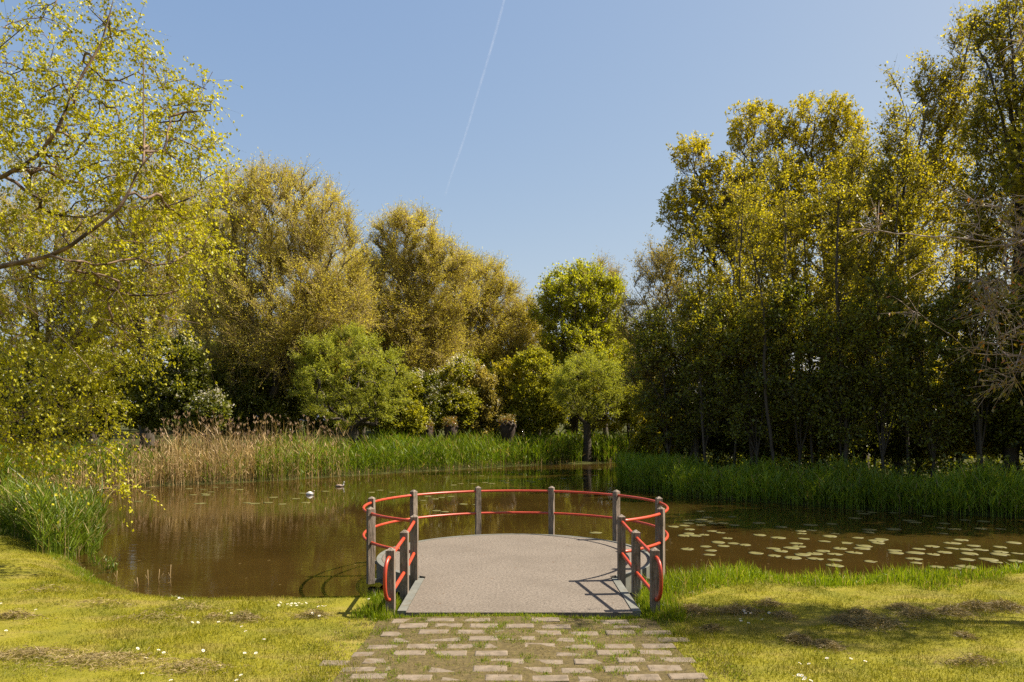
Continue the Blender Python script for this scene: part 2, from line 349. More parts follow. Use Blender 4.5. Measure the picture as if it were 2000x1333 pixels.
def ring(r0, r1, z0, z1, xl, xr, n=96):
    a, b = arc(r0, xl, xr, n), arc(r1, xl, xr, n); mb = MB()
    V = np.concatenate([np.c_[a, np.full(n, z1)], np.c_[b, np.full(n, z1)], np.c_[b, np.full(n, z0)], np.c_[a, np.full(n, z0)]])
    i = np.arange(n - 1); Q = [np.stack([k1 * n + i, k1 * n + i + 1, k2 * n + i + 1, k2 * n + i], -1) for k1, k2 in ((1, 0), (2, 1), (3, 2), (0, 3))]
    Q = np.concatenate(Q)[:, ::-1]; e = n - 1
    return mb.add(V, np.concatenate([Q, [(0, n, 2 * n, 3 * n), (3 * n + e, 2 * n + e, n + e, e)]]))
part("rim", ring(2.345, RD, -0.30, 0.004, RX0 - .1, RX1 + .1), M["steel"])
part("seam", ring(2.3355, 2.3445, -0.1, -0.008, RX0 - .04, RX1 + .04), M["seam"])
for x0, x1 in ((RX0 - 0.112, RX0 - 0.004), (RX1 + 0.004, RX1 + 0.112)):
    mb = MB(); box(mb, x0, x1, RY0 + 0.04, 11.36, -0.30, 0.012); part("ramp_edge", mb, M["steel"])
# posts
def post(x, y, top, bottom, ang, bracket=False):
    h = 0.054; c, s = cos(ang), sin(ang); b = 0.005
    def rr(hh, z): return [(x + c * u - s * v, y + s * u + c * v, z) for u, v in ((-hh, -hh), (hh, -hh), (hh, hh), (-hh, hh))]
    V = rr(h, bottom) + rr(h, top - 0.035) + rr(h - b, top - 0.030) + rr(0.008, top)
    Q = [(3, 2, 1, 0), (12, 13, 14, 15)] + [(k * 4 + j, k * 4 + (j + 1) % 4, k * 4 + 4 + (j + 1) % 4, k * 4 + 4 + j) for k in range(3) for j in range(4)]
    p = part("post", MB().add(V, Q), M["post"])
    if bracket:
        rx, ry = (x - CX), (y - CY); l = math.hypot(rx, ry); rx /= l; ry /= l
        mb = MB(); V = []
        for z in (-0.235, -0.175):
            for u, v in ((-0.215, -.02), (-0.056, -.02), (-0.056, .02), (-0.215, .02)):
                V.append((x + rx * u - ry * v, y + ry * u + rx * v, z))
        mb.add(V, [(3, 2, 1, 0), (4, 5, 6, 7), (0, 1, 5, 4), (1, 2, 6, 5), (2, 3, 7, 6), (3, 0, 4, 7)])
        part("bracket", mb, M["steel"], parent=p)
ANG = [17, 50, 82, 118]
ring_xy = []
for sgn in (-1, 1):
    for a in ANG:
        t = R(a) * sgn; x, y = CX + RP * sin(t), CY + RP * cos(t)
        post(x, y, 0.995, -0.24, -t, True)
ramp_posts = {-1: [(-1.46, 11.26, 0.985, -.5), (-1.485, 10.4, 0.88, -.45), (-1.53, 9.5, 0.79, -.3)], 1: [(1.635, 11.26, 0.985, -.5), (1.71, 10.4, 0.88, -.45), (1.80, 9.5, 0.79, -.3)]}
for sgn in (-1, 1):
    for x, y, top, bot in ramp_posts[sgn]: post(x, y, top, bot, 0.03 * sgn)
def rail_path(zring, drops):
    L = [np.array((x, y, z)) for (x, y, _, _), z in zip(ramp_posts[-1], drops)][::-1]
    Rr = [np.array((x, y, z)) for (x, y, _, _), z in zip(ramp_posts[1], drops)]
    a0 = math.degrees(math.atan2(L[-1][0] - CX, L[-1][1] - CY)); a1 = math.degrees(math.atan2(Rr[0][0] - CX, Rr[0][1] - CY))
    r0 = np.hypot(L[-1][0] - CX, L[-1][1] - CY); r1 = np.hypot(Rr[0][0] - CX, Rr[0][1] - CY)
    th = np.linspace(a0, a1, 110); rr = RP + (r0 - RP) * np.clip((th - (-118)) / (a0 + 118), 0, 1) + (r1 - RP) * np.clip((th - 118) / (a1 - 118), 0, 1)
    c = np.stack([CX + rr * np.sin(np.radians(th)), CY + rr * np.cos(np.radians(th)), np.full(110, zring)], -1)
    def straight(p, q, n): return [p + (q - p) * t for t in np.linspace(0, 1, n, endpoint=False)]
    return np.array(straight(L[0], L[1], 6) + straight(L[1], L[2], 6)), c, np.array(straight(Rr[0], Rr[1], 6) + straight(Rr[1], Rr[2], 6) + [Rr[2]])
TOPZ, LOWZ = [0.88, 0.775, 0.675], [0.41, 0.30, 0.20]
for nm, zr, dr in (("top_rail", 0.885, TOPZ), ("lower_rail", 0.42, LOWZ)):
    a, c, b = rail_path(zr, dr); mb = MB()
    tube(mb, np.concatenate([a, [c[0]]]), 0.0245, 12); tube(mb, c, 0.0245, 12); tube(mb, b, 0.0245, 12); part(nm, mb, M["red"], True)
for sgn in (-1, 1):
    x, y = ramp_posts[sgn][2][:2]; zt, zl = TOPZ[2], LOWZ[2] - 0.06; th = np.linspace(pi / 2, -pi / 2, 26)
    o_ = np.abs(np.cos(th)) ** 0.8; z = (zt + zl) / 2 + (zt - zl) / 2 * np.sign(np.sin(th)) * np.abs(np.sin(th)) ** 0.8
    P = np.stack([x + sgn * 0.035 * o_, y - 0.22 * o_, z], -1)
    mb = MB(); tube(mb, P, 0.0245, 12); part("end_loop", mb, M["red"], True)

# ------------------------------------------------------------------ paved path
rng = np.random.default_rng(5)
def patch(x0, x1, y0, y1, step, dz):
    xs = np.arange(x0, x1 + step, step); ys = np.arange(y0, y1 + step, step); X, Y = np.meshgrid(xs, ys); Z = gz(X, Y) + dz
    nx, ny = len(xs), len(ys); i = (np.arange(ny - 1)[:, None] * nx + np.arange(nx - 1)[None]).ravel()
    return np.stack([X, Y, Z], -1).reshape(-1, 3), np.stack([i, i + 1, i + nx + 1, i + nx], -1)
PX0, PX1 = -1.90, 1.98
mb = MB(); mb.add(*patch(PX0 + .28, PX1 - .28, 3.6, 9.36, 0.12, 0.006)); tag(obj("path_bed", mb.mesh("path_bed", None, True), M["bed"]), kind="structure")
mb = MB(); gaps = []; slabs = []
yy = 9.16; row = 0
while yy > 3.7:
    xo = PX0 + (0.21 if row % 2 else 0) + rng.uniform(-.07, .05)
    while xo < PX1 - 0.1:
        l = 0.335 + rng.uniform(-.012, .012); wd = 0.168 + rng.uniform(-.014, .012)
        x0, x1 = xo, min(xo + l, PX1 + .05); y1, y0 = yy, yy - wd
        cz = float(gz((x0 + x1) / 2, (y0 + y1) / 2)) - rng.uniform(-.002, .008); b = 0.012; tl = rng.uniform(-.008, .008, 2)
        if rng.random() > (0.55 if (xo < PX0 + .25 or xo > PX1 - .5 or yy > 8.9) else 0.05):
            ct = lambda u, v, z: (u, v, z + tl[0] * (u - x0) / .3 + tl[1] * (v - y0) / .2 + 0.017 * (y0 - v) * max(0, 9.3 - v))
            V = [ct(u, v, cz - .05) for u, v in ((x0, y0), (x1, y0), (x1, y1), (x0, y1))] + [ct(u, v, cz + .007) for u, v in ((x0, y0), (x1, y0), (x1, y1), (x0, y1))] + \
                [ct(u, v, cz + .014) for u, v in ((x0 + b, y0 + b), (x1 - b, y0 + b), (x1 - b, y1 - b), (x0 + b, y1 - b))]
            mb.add(V, [(8, 9, 10, 11)] + [(k * 4 + j, k * 4 + (j + 1) % 4, k * 4 + 4 + (j + 1) % 4, k * 4 + 4 + j) for k in range(2) for j in range(4)])
            slabs.append((x0, x1, y0, y1))
        gaps.append((x1 + 0.042, (y0 + y1) / 2)); gaps.append(((x0 + x1) / 2 + rng.uniform(-.15, .15), y0 - 0.05))
        xo += l + 0.085
    yy -= 0.265; row += 1
tag(obj("path", mb.mesh("path"), M["slab"]), kind="structure")

# ------------------------------------------------------------------ grass
def keep_off(x, y):
    deck = ((np.abs(x - 0.09) < 1.50) & (y > 9.33)) | (np.hypot(x - CX, y - CY) < 2.5)
    return ~deck
def snoise(x, y, s, seed):
    r = np.random.default_rng(seed); v = 0
    for k in range(6):
        a = r.uniform(0, 2 * pi); f = s * r.uniform(.6, 1.8); v = v + np.sin(f * (x * cos(a) + y * sin(a)) + r.uniform(0, 6.3))
    return v / 6 ** .5
def upright(rng, n, spread):
    a = rng.uniform(0, 2 * pi, n); t = np.abs(rng.normal(0, spread, n)); return np.stack([np.sin(t) * np.cos(a), np.sin(t) * np.sin(a), np.cos(t)], -1)
n = 1000000
y = rng.uniform(4.2, 15.6, n); x = rng.uniform(-15.0, 15.0, n); k = (np.abs(x) < 0.68 * y + 4.6) & ((np.abs(x) < 0.68 * y + 1.4) | (rng.random(n) < .6)) & keep_off(x, y)
x, y = x[k], y[k]; d = pond_sd(x, y)
rag = .26 * snoise(y, x * 0.3, 2.6, 17) + .12 * snoise(x, y, 9, 18); inpath = (x > PX0 + .12 + rag) & (x < PX1 - .12 + rag) & (y < 9.25 + rag * .3)
k = (d > 0.02) & (~inpath | (rng.random(len(x)) < 0.05 + 0.22 * np.clip((y - 8.3), 0, 1)))
x, y, d = x[k], y[k], d[k]; z = gz(x, y, d) - 0.004
L = 0.058 * (1 + 0.45 * np.clip(snoise(x, y, 1.6, 3), -1, 1) + 0.4 * np.clip(snoise(x, y, 7.0, 13), -1, 1)) * rng.uniform(.6, 1.4, len(x))
o = np.stack([x, y, z], -1)
V, Q, T = ribbons(rng, o, upright(rng, len(x), 0.62), L, 0.0058, 0.35, 1)
tag(obj("lawn_grass", npmesh("lawn_grass", V, Q, T), M["lawn"]), "short mown yellow green lawn grass on the near bank", "grass", kind="stuff")

# taller fresh grass along the water's edge, beside the ramp and in the joints of the path
mb = MB()
def tufts(cx, cy, n, rad, hgt, wid=0.007, spread=0.35, sag=0.35, seg=2):
    x = cx + rng.normal(0, rad, n); y = cy + rng.normal(0, rad, n); k = keep_off(x, y); x, y = x[k], y[k]
    d = pond_sd(x, y); o = np.stack([x, y, gz(x, y, d) - .01], -1)
    return ribbons(rng, o, upright(rng, len(x), spread), hgt * rng.uniform(.5, 1.2, len(x)), wid, sag * rng.uniform(.3, 1.5, len(x)), seg)
for gxy in gaps:
    p = 0.62 + 0.4 * np.clip((gxy[1] - 7.6) / 1.2, 0, 1)
    if rng.random() < p and gxy[1] < 9.3:
        big = rng.uniform(.55, 1.5); mb.add(*tufts(gxy[0], gxy[1], int(75 * big), 0.040 * big, 0.06 * big, 0.006, 0.6, 0.4))
for rw in range(21):
    for xx in np.arange(PX0 + .1, PX1 - .1, 0.045):
        yq = 9.16 - .265 * rw - .21
        if rng.random() < .5 + .45 * (rw < 4): mb.add(*tufts(xx, yq + rng.normal(0, .018), 20, .026, .045, .0055, .75, .4))
for xx in np.arange(-1.5, 1.7, 0.05): mb.add(*tufts(xx, 9.30 + rng.normal(0, .03), 60, 0.04, rng.uniform(.05, .10), 0.006, 0.5))
for s_, x0 in ((-1, -1.58), (1, 1.74)):
    for yq in np.arange(9.15, 10.6, 0.09):
        for q in range(3): mb.add(*tufts(x0 + s_ * rng.uniform(-.05, .35), yq, 60, 0.06, rng.uniform(.12, .30) * (1.0 if s_ > 0 else .75), 0.008, 0.35))
n = 80000
x = rng.uniform(1.9, 15.0, n); y = rng.uniform(9.6, 15.4, n); d = pond_sd(x, y); clump = snoise(x, y, 3.2, 9)
wband = 1.25 + 0.35 * snoise(x, y * 0, 1.3, 4)
k = (d > -0.05) & (d < wband + .12 * clump) & keep_off(x, y) & (x < .72 * y + 5)
x, y, d, clump = x[k], y[k], d[k], clump[k]
hh = 0.38 * (1 + 0.4 * clump) * np.clip((wband[k] - d) / .5 + .25, .3, 1) * np.interp(x, [2, 6, 10], [1, .9, .6]) * rng.uniform(.5, 1.25, len(x))
o = np.stack([x, y, np.maximum(gz(x, y, d), -.45) - .01], -1)
mb.add(*ribbons(rng, o, upright(rng, len(x), .32), hh, .0085, .45 * rng.uniform(.4, 1.4, len(x)), 3))
n = 26000                                                         # short fringe on the left bank
x = rng.uniform(-10.5, -1.5, n); y = rng.uniform(10.6, 15.5, n); d = pond_sd(x, y); k = (d > -0.03) & (d < .5) & keep_off(x, y)
x, y, d = x[k], y[k], d[k]; o = np.stack([x, y, np.maximum(gz(x, y, d), -.45) - .01], -1)
mb.add(*ribbons(rng, o, upright(rng, len(x), .4), .115 * (1 + .5 * snoise(x, y, 4, 23)) * rng.uniform(.4, 1.5, len(x)), .0065, .4, 2))
tag(obj("bank_grass", mb.mesh("bank_grass"), M["tuft"]), "taller fresh green grass along the water's edge, beside the ramp and in the path joints", "grass", kind="stuff")

# dry mown grass lying on the lawn, dry weeds in the path
mb = MB(); 
def haylump(px, py, rpx, rpy, n, z0=0.0):
    n = int(n * 1.7)
    D = F * (EYE - 0.03) / (py - HOR); cx = (px - 1000) / F * D; rx = rpx / F * D; ry = rpy / F * D * 4.5
    x = cx + rng.normal(0, rx * .5, n); y = D + rng.normal(0, ry * .5, n); rr = np.hypot((x - cx) / rx, (y - D) / ry)
    z = gz(x, y) + np.clip(1 - rr, 0, 1) * min(0.11, rx * .5) * rng.uniform(.2, 1.1, n) + .008
    a = rng.uniform(0, 2 * pi, n); e = rng.normal(0.08, .3, n); d = np.stack([np.cos(a) * np.cos(e), np.sin(a) * np.cos(e), np.sin(e)], -1)
    mb.add(*ribbons(rng, np.stack([x, y, z], -1), d, rng.uniform(.035, .10, n), .0055, .15, 2))
for a in [(1350, 1188, 45, 6, 700), (1440, 1190, 60, 6, 800), (1530, 1196, 22, 6, 400), (1650, 1205, 30, 7, 500), (1560, 1241, 30, 7, 600), (1615, 1252, 28, 8, 500), (1700, 1210, 70, 10, 1000), (1790, 1195, 40, 8, 600),
          (1860, 1190, 40, 8, 600), (1905, 1180, 40, 8, 600), (1960, 1180, 50, 9, 800), (1885, 1237, 15, 5, 250), (1680, 1192, 30, 5, 400), (1390, 1220, 25, 5, 200), (1760, 1180, 30, 5, 300), (1500, 1176, 30, 5, 300),
          (480, 1203, 40, 6, 350), (420, 1198, 25, 4, 120), (200, 1175, 70, 5, 120), (370, 1180, 70, 4, 150), (60, 1275, 110, 10, 600), (200, 1290, 130, 12, 700), (380, 1305, 80, 10, 350), (300, 1200, 90, 6, 180), (90, 1150, 60, 4, 120), (610, 1195, 40, 4, 250), (30, 1200, 50, 4, 300), (1900, 1290, 60, 5, 300)]:
    haylump(*a)
for gxy in gaps:
    if rng.random() < 0.62 and gxy[1] < 9.1: mb.add(*tufts(gxy[0] + rng.normal(0, .04), gxy[1] + rng.normal(0, .02), int(rng.uniform(25, 80)), 0.055, 0.05, 0.0055, 1.0, 0.3))
for rw in range(21):
    for xx in np.arange(PX0 + .05, PX1 - .05, 0.05):
        if rng.random() < .7: mb.add(*tufts(xx, 9.16 - .265 * rw - .21 + rng.normal(0, .035), 20, .035, .045, .0055, 1.0, .3))
for e in ((PX0, -.12), (PX1, .12)):
    for yq in np.arange(4.6, 9.2, .03): mb.add(*tufts(e[0] + rng.normal(e[1] * .3, .15), yq, 26, .07, .055, .0055, 1.0, .3))
tag(obj("dry_grass", mb.mesh("dry_grass"), M["hay"]), "dry brown mown grass lying in lumps on the lawn and withered weeds on the path", "dry grass", kind="stuff")

# ------------------------------------------------------------------ reeds
def reed_points(n, x0, x1, y0, y1, cond):
    x = rng.uniform(x0, x1, n); y = rng.uniform(y0, y1, n); d = pond_sd(x, y); k = cond(x, y, d)
    x, y, d = x[k], y[k], d[k]; return np.stack([x, y, np.maximum(gz(x, y, d), -.48) - .02], -1), d
def reeds(mb, o, h, nleaf=4, w=0.016, ls=.45, lean=.07, seg=2, sag=.28):
    n = len(o); dd = upright(rng, n, lean); h = h * rng.uniform(.72, 1.12, n)
    mb.add(*ribbons(rng, o, dd, h, w * .55, .02, 2))
    for k in range(nleaf):
        t = rng.uniform(.15, .92, n); oo = o + dd * (h * t)[:, None]
        a = rng.uniform(0, 2 * pi, n); e = rng.uniform(.75, 1.35, n); d = np.stack([np.cos(a) * np.cos(e), np.sin(a) * np.cos(e), np.sin(e)], -1)
        mb.add(*ribbons(rng, oo, d, h * ls * rng.uniform(.5, 1.1, n), w, sag * rng.uniform(.2, 1.5, n), seg))
inpx = lambda x, y, a, b: ((x / y * F + 1000) > a) & ((x / y * F + 1000) < b)
mb = MB(); o, d = reed_points(42000, -24, 12, 29, 56, lambda x, y, d: (d > -.25) & (d < 5.5) & inpx(x, y, 500, 1275) & (x < 6 + (y - 44) * .8) & ~((np.abs(x - 4.95) < .42) & (y < 49.9)))
reeds(mb, o, 1.5 + .12 * snoise(o[:, 0], o[:, 1], 1.3, 31), 4, .03)
o, d = reed_points(5200, -24, -4, 28, 44, lambda x, y, d: (d > -.2) & (d < 4) & inpx(x, y, 190, 560))
reeds(mb, o, 1.25, 4, .028)
o, d = reed_points(12000, -27, -13, 25.5, 38, lambda x, y, d: (d > .6) & (d < 5.5) & inpx(x, y, -150, 250))
reeds(mb, o, 1.35, 4, .026)
o, d = reed_points(26000, -36, 12, 29, 66, lambda x, y, d: (d > 4.8) & (d < 14) & (y > 28) & (x < 7 + (y - 44) * .6)); reeds(mb, o, .85, 3, .032)
tag(obj("green_reeds", mb.mesh("green_reeds"), M["reed_green"]), "bright green reed bed along the far shore of the pond", "reeds", kind="stuff")
mb = MB(); pl = MB()
o, d = reed_points(27000, -24, -5, 28, 44, lambda x, y, d: (d > -.2) & (d < 3.6) & inpx(x, y, -60, 680))
pp = o[:, 0] / o[:, 1] * F + 1000; k = rng.random(len(o)) < np.interp(pp, [-60, 60, 230, 300, 480, 560, 680], [.3, .45, .8, 1, .9, .45, .25]); o = o[k]; pp = pp[k]
hs = np.interp(pp, [150, 300, 340, 600, 680], [1.0, 1.6, 2.3, 2.35, 2.2]) * rng.choice([.62, .8, 1.0], len(o), p=[.5, .35, .15])
reeds(mb, o, hs, 2, .024, .35, .13)
k = rng.random(len(o)) < .11; oo = o[k]; n = len(oo); dd = upright(rng, n, .09); h = np.interp(pp[k], [150, 300, 340, 680], [1.3, 1.9, 2.75, 2.6]) * (1.1 - .5 * rng.random(n) ** 1.3)
mb.add(*ribbons(rng, oo, dd, h, .018, .01, 2))
tipo = oo + dd * (h * .95)[:, None]
for q in range(6):
    a = rng.uniform(0, 2 * pi, n); e = rng.uniform(.85, 1.5, n); d2 = np.stack([np.cos(a) * np.cos(e), np.sin(a) * np.cos(e), np.sin(e)], -1)
    pl.add(*ribbons(rng, tipo, d2, .22 * rng.uniform(.5, 1.2, n), .035, .15, 2))
o, d = reed_points(900, -19, -14, 28, 32, lambda x, y, d: (d > -.3) & (d < .8)); a = rng.uniform(0, 2 * pi, len(o)); e = rng.uniform(.05, .7, len(o))
mb.add(*ribbons(rng, o, np.stack([np.cos(a) * np.cos(e), np.sin(a) * np.cos(e), np.sin(e)], -1), rng.uniform(.5, 1.3, len(o)), .03, .2, 2))   # fallen stems
o, d = reed_points(5000, -10, 9, 36, 52, lambda x, y, d: (d > -.3) & (d < .5) & ~((np.abs(x - 4.9) < .5) & (y > 45))); reeds(mb, o, .5, 1, .028, .4, .2)                      # bleached stem bases
dr = tag(obj("dry_reeds", mb.mesh("dry_reeds"), M["reed_dry"]), "tall bleached tan reeds of last year on the left far shore", "reeds", kind="stuff")
obj("plume", pl.mesh("plume"), M["reed_plume"], dr)
mb = MB(); o, d = reed_points(64000, 3.5, 24, 19, 40, lambda x, y, d: (d > -.25) & (d < 1.9) & (x > 4.6) & (y > 20.4) & (x < .75 * y + 3))
reeds(mb, o, 1.0 + .2 * snoise(o[:, 0], o[:, 1], 1.5, 33), 4, .024, .5, .06, 2, .2)
tag(obj("bank_reeds", mb.mesh("bank_reeds"), M["reed_dark"]), "dark green reeds on the shaded right bank below the wood", "reeds", kind="stuff")
mb = MB(); o, d = reed_points(15000, -14, -6.8, 12.6, 20, lambda x, y, d: (d > -.9) & (d < .7) & (x < -8.72 - np.abs(y - 14.7) * .2) & (y > 14.0) & (y < 18.5))
reeds(mb, o, 1.12 * rng.choice([.75, 1, 1.1], len(o)), 5, .016, .5, .06, 3, .22)
for px, py, h in ((188, 1105, .5), (200, 1120, .35), (176, 1100, .8), (215, 1112, .3), (222, 1118, .3)):
    q = np.array([W(px, py, F * 2.85 / (py - HOR))] * 9) + rng.normal(0, .04, (9, 3)) * [1, 1, 0]; q[:, 2] = -.5; reeds(mb, q, h, 3, .015, .5, .12, 3)
tag(obj("waterside_reeds", mb.mesh("waterside_reeds"), M["reed_near"]), "clump of tall green reeds at the near left water's edge", "reeds", kind="stuff")

# ------------------------------------------------------------------ trees
def ell(D, px, py, rx, ry, wgt=1.0, dy=0.0, dep=0.85):
    c = W(px, py, D + dy); return (c, np.array([rx / F * D, rx / F * D * dep, ry / F * D]), wgt)

def sample_ells(rng, E, n, shell=0.45):
    vol = np.array([e[1].prod() ** .8 * e[2] for e in E]); p = vol / vol.sum(); idx = rng.choice(len(E), n, p=p)
    u = unit(rng.normal(size=(n, 3))); r = rng.random(n) ** (1 / 3) * (1 - shell) + shell * rng.random(n) ** .12
    c = np.array([e[0] for e in E])[idx]; a = np.array([e[1] for e in E])[idx]; return c + u * a * r[:, None]

def grow(rng, stems, targets, seg, rise=0.6, wander=0.06, arch=0.1, penal=1.2):
    P, par, chain, D = [], [], [], []
    nc = 0
    for st in stems:                            # each stem: list of points; the first may be an index into the skeleton
        st = [np.asarray(p, float) for p in st]; pts = [st[0]]; ex = [2 * st[0] - st[1]] + st + [2 * st[-1] - st[-2]]
        for q in range(len(st) - 1):                                        # smooth curve through the points
            p0, a, b, p3 = ex[q:q + 4]; m = max(2, int(np.linalg.norm(b - a) / seg)); m0, m1 = (b - p0) * .42, (p3 - a) * .42
            for t in np.arange(1, m + 1) / m:
                h = (2 * t ** 3 - 3 * t * t + 1) * a + (t ** 3 - 2 * t * t + t) * m0 + (3 * t * t - 2 * t ** 3) * b + (t ** 3 - t * t) * m1
                pts.append(h + rng.normal(0, wander * .35, 3) * seg)
        root = -1
        if P and nc > 0:
            dd = np.linalg.norm(np.array(P) - pts[0], axis=1); j = int(dd.argmin())
            if dd[j] < seg * 3: root = j
        for k_, p in enumerate(pts):
            if k_ == 0 and root >= 0: prev = root; continue
            P.append(p); par.append(root if (k_ == 0) else prev); chain.append(nc); prev = len(P) - 1
            D.append(unit(p - P[par[-1]]) if par[-1] >= 0 else np.array([0, 0, 1.0]))
        nc += 1
    n0 = len(P); cap = n0 + len(targets) * 40
    A = np.zeros((cap, 3)); A[:n0] = P; DD = np.zeros((cap, 3)); DD[:n0] = D; n = n0
    ds = np.array([np.linalg.norm(A[:n0] - t, axis=1).min() for t in targets]) if len(targets) else np.zeros(0)
    order = np.argsort(ds * rng.uniform(.75, 1.25, len(ds)))
    for ti in order:
        t = targets[ti]; v = t - A[:n]; dist = np.linalg.norm(v, axis=1); hd = np.hypot(v[:, 0], v[:, 1])
        cost = dist + penal * np.maximum(0, rise * hd - v[:, 2])
        j = int(cost.argmin()); L = dist[j]
        if L < seg * .5: continue
        m = int(min(14, max(2, L / seg))); ctrl = A[j] + (DD[j] * .55 + v[j] / L * .45) * L * .5 + np.array([0, 0, arch * L])
        prev = j
        for t_ in np.arange(1, m + 1) / m:
            p = (1 - t_) ** 2 * A[j] + 2 * t_ * (1 - t_) * ctrl + t_ * t_ * t + rng.normal(0, wander, 3) * seg * (1 if t_ < 1 else 0)
            if n >= cap: break
            A[n] = p; par.append(prev); chain.append(nc); DD[n] = unit(p - A[prev]); prev = n; n += 1
        nc += 1
    return A[:n], np.array(par), np.array(chain), DD[:n], n0

def wood(P, par, chain, D, r0, rtip, flare=1.35, k=6, caps=None):
    n = len(P); cnt = np.zeros(n); has = np.zeros(n, bool); has[par[par >= 0]] = True; cnt[~has] = 1
    for i in range(n - 1, -1, -1):
        if par[i] >= 0: cnt[par[i]] += cnt[i]
    ex = math.log(r0 / rtip) / math.log(max(cnt.max(), 2)); r = rtip * cnt ** ex
    zb = P[par < 0][:, 2].min(); hgt = P[:, 2] - zb; thick = r > r0 * .4
    r = np.where(thick, r * (1 + (flare - 1) * np.exp(-np.maximum(hgt, 0) / (r0 * 3))), r)
    if caps:
        for ci, cp in enumerate(caps):
            ix = np.where(chain == ci)[0]; r[ix] = np.minimum(r[ix], cp * np.linspace(1, .2, len(ix)))
        for i in range(n):
            if par[i] >= 0: r[i] = min(r[i], r[par[i]] * 1.0)
    a, b = frames(D); th = np.arange(k) / k * 2 * pi
    ring = lambda c, rr, a, b: c[:, None] + rr[:, None, None] * (a[:, None] * np.cos(th)[None, :, None] + b[:, None] * np.sin(th)[None, :, None])
    V1 = ring(P, r, a, b); i = np.where(par >= 0)[0]; same = chain[par[i]] == chain[i]
    st = np.where(same, par[i], 0); new = i[~same]; V2 = ring(P[par[new]], r[new] * 1.1, a[new], b[new]); st[~same] = n + np.arange(len(new))
    V = np.concatenate([V1, V2]).reshape(-1, 3); j = np.arange(k)[None]; j2 = (j + 1) % k
    Q = np.stack([st[:, None] * k + j, st[:, None] * k + j2, i[:, None] * k + j2, i[:, None] * k + j], -1).reshape(-1, 4)
    return V, Q, r, cnt

def twig_mesh(o, d, L, g, r, seg=2):
    n = len(o); ts = np.arange(seg + 1) / seg; C = np.stack([o + d * (L * t)[:, None] + g * (L * t * t)[:, None] for t in ts], 1)
    a, b = frames(d); th = np.arange(3) / 3 * 2 * pi; rr = r * (1 - .75 * ts)
    off3 = a[:, None] * np.cos(th)[None, :, None] + b[:, None] * np.sin(th)[None, :, None]
    V = C[:, :, None] + rr[None, :, None, None] * off3[:, None]; base = (np.arange(n) * (seg + 1) * 3)[:, None]
    q = [[s * 3 + j, s * 3 + (j + 1) % 3, s * 3 + 3 + (j + 1) % 3, s * 3 + 3 + j] for s in range(seg) for j in range(3)]
    return V.reshape(-1, 3), np.concatenate([base + np.array([x]) for x in q])

def leaf_mesh(rng, p, ax, size, asp=.6, flat=.5):
    n = len(p); nr = unit(rng.normal(size=(n, 3)) + np.array([0, 0, flat])); side = unit(np.cross(ax, nr)); nr = np.cross(side, ax); s = size[:, None]
    V = np.stack([p, p + ax * s * .45 + side * s * asp * .5 + nr * s * .08, p + ax * s, p + ax * s * .45 - side * s * asp * .5 + nr * s * .08], 1)
    return V.reshape(-1, 3), np.arange(n * 4).reshape(-1, 4)

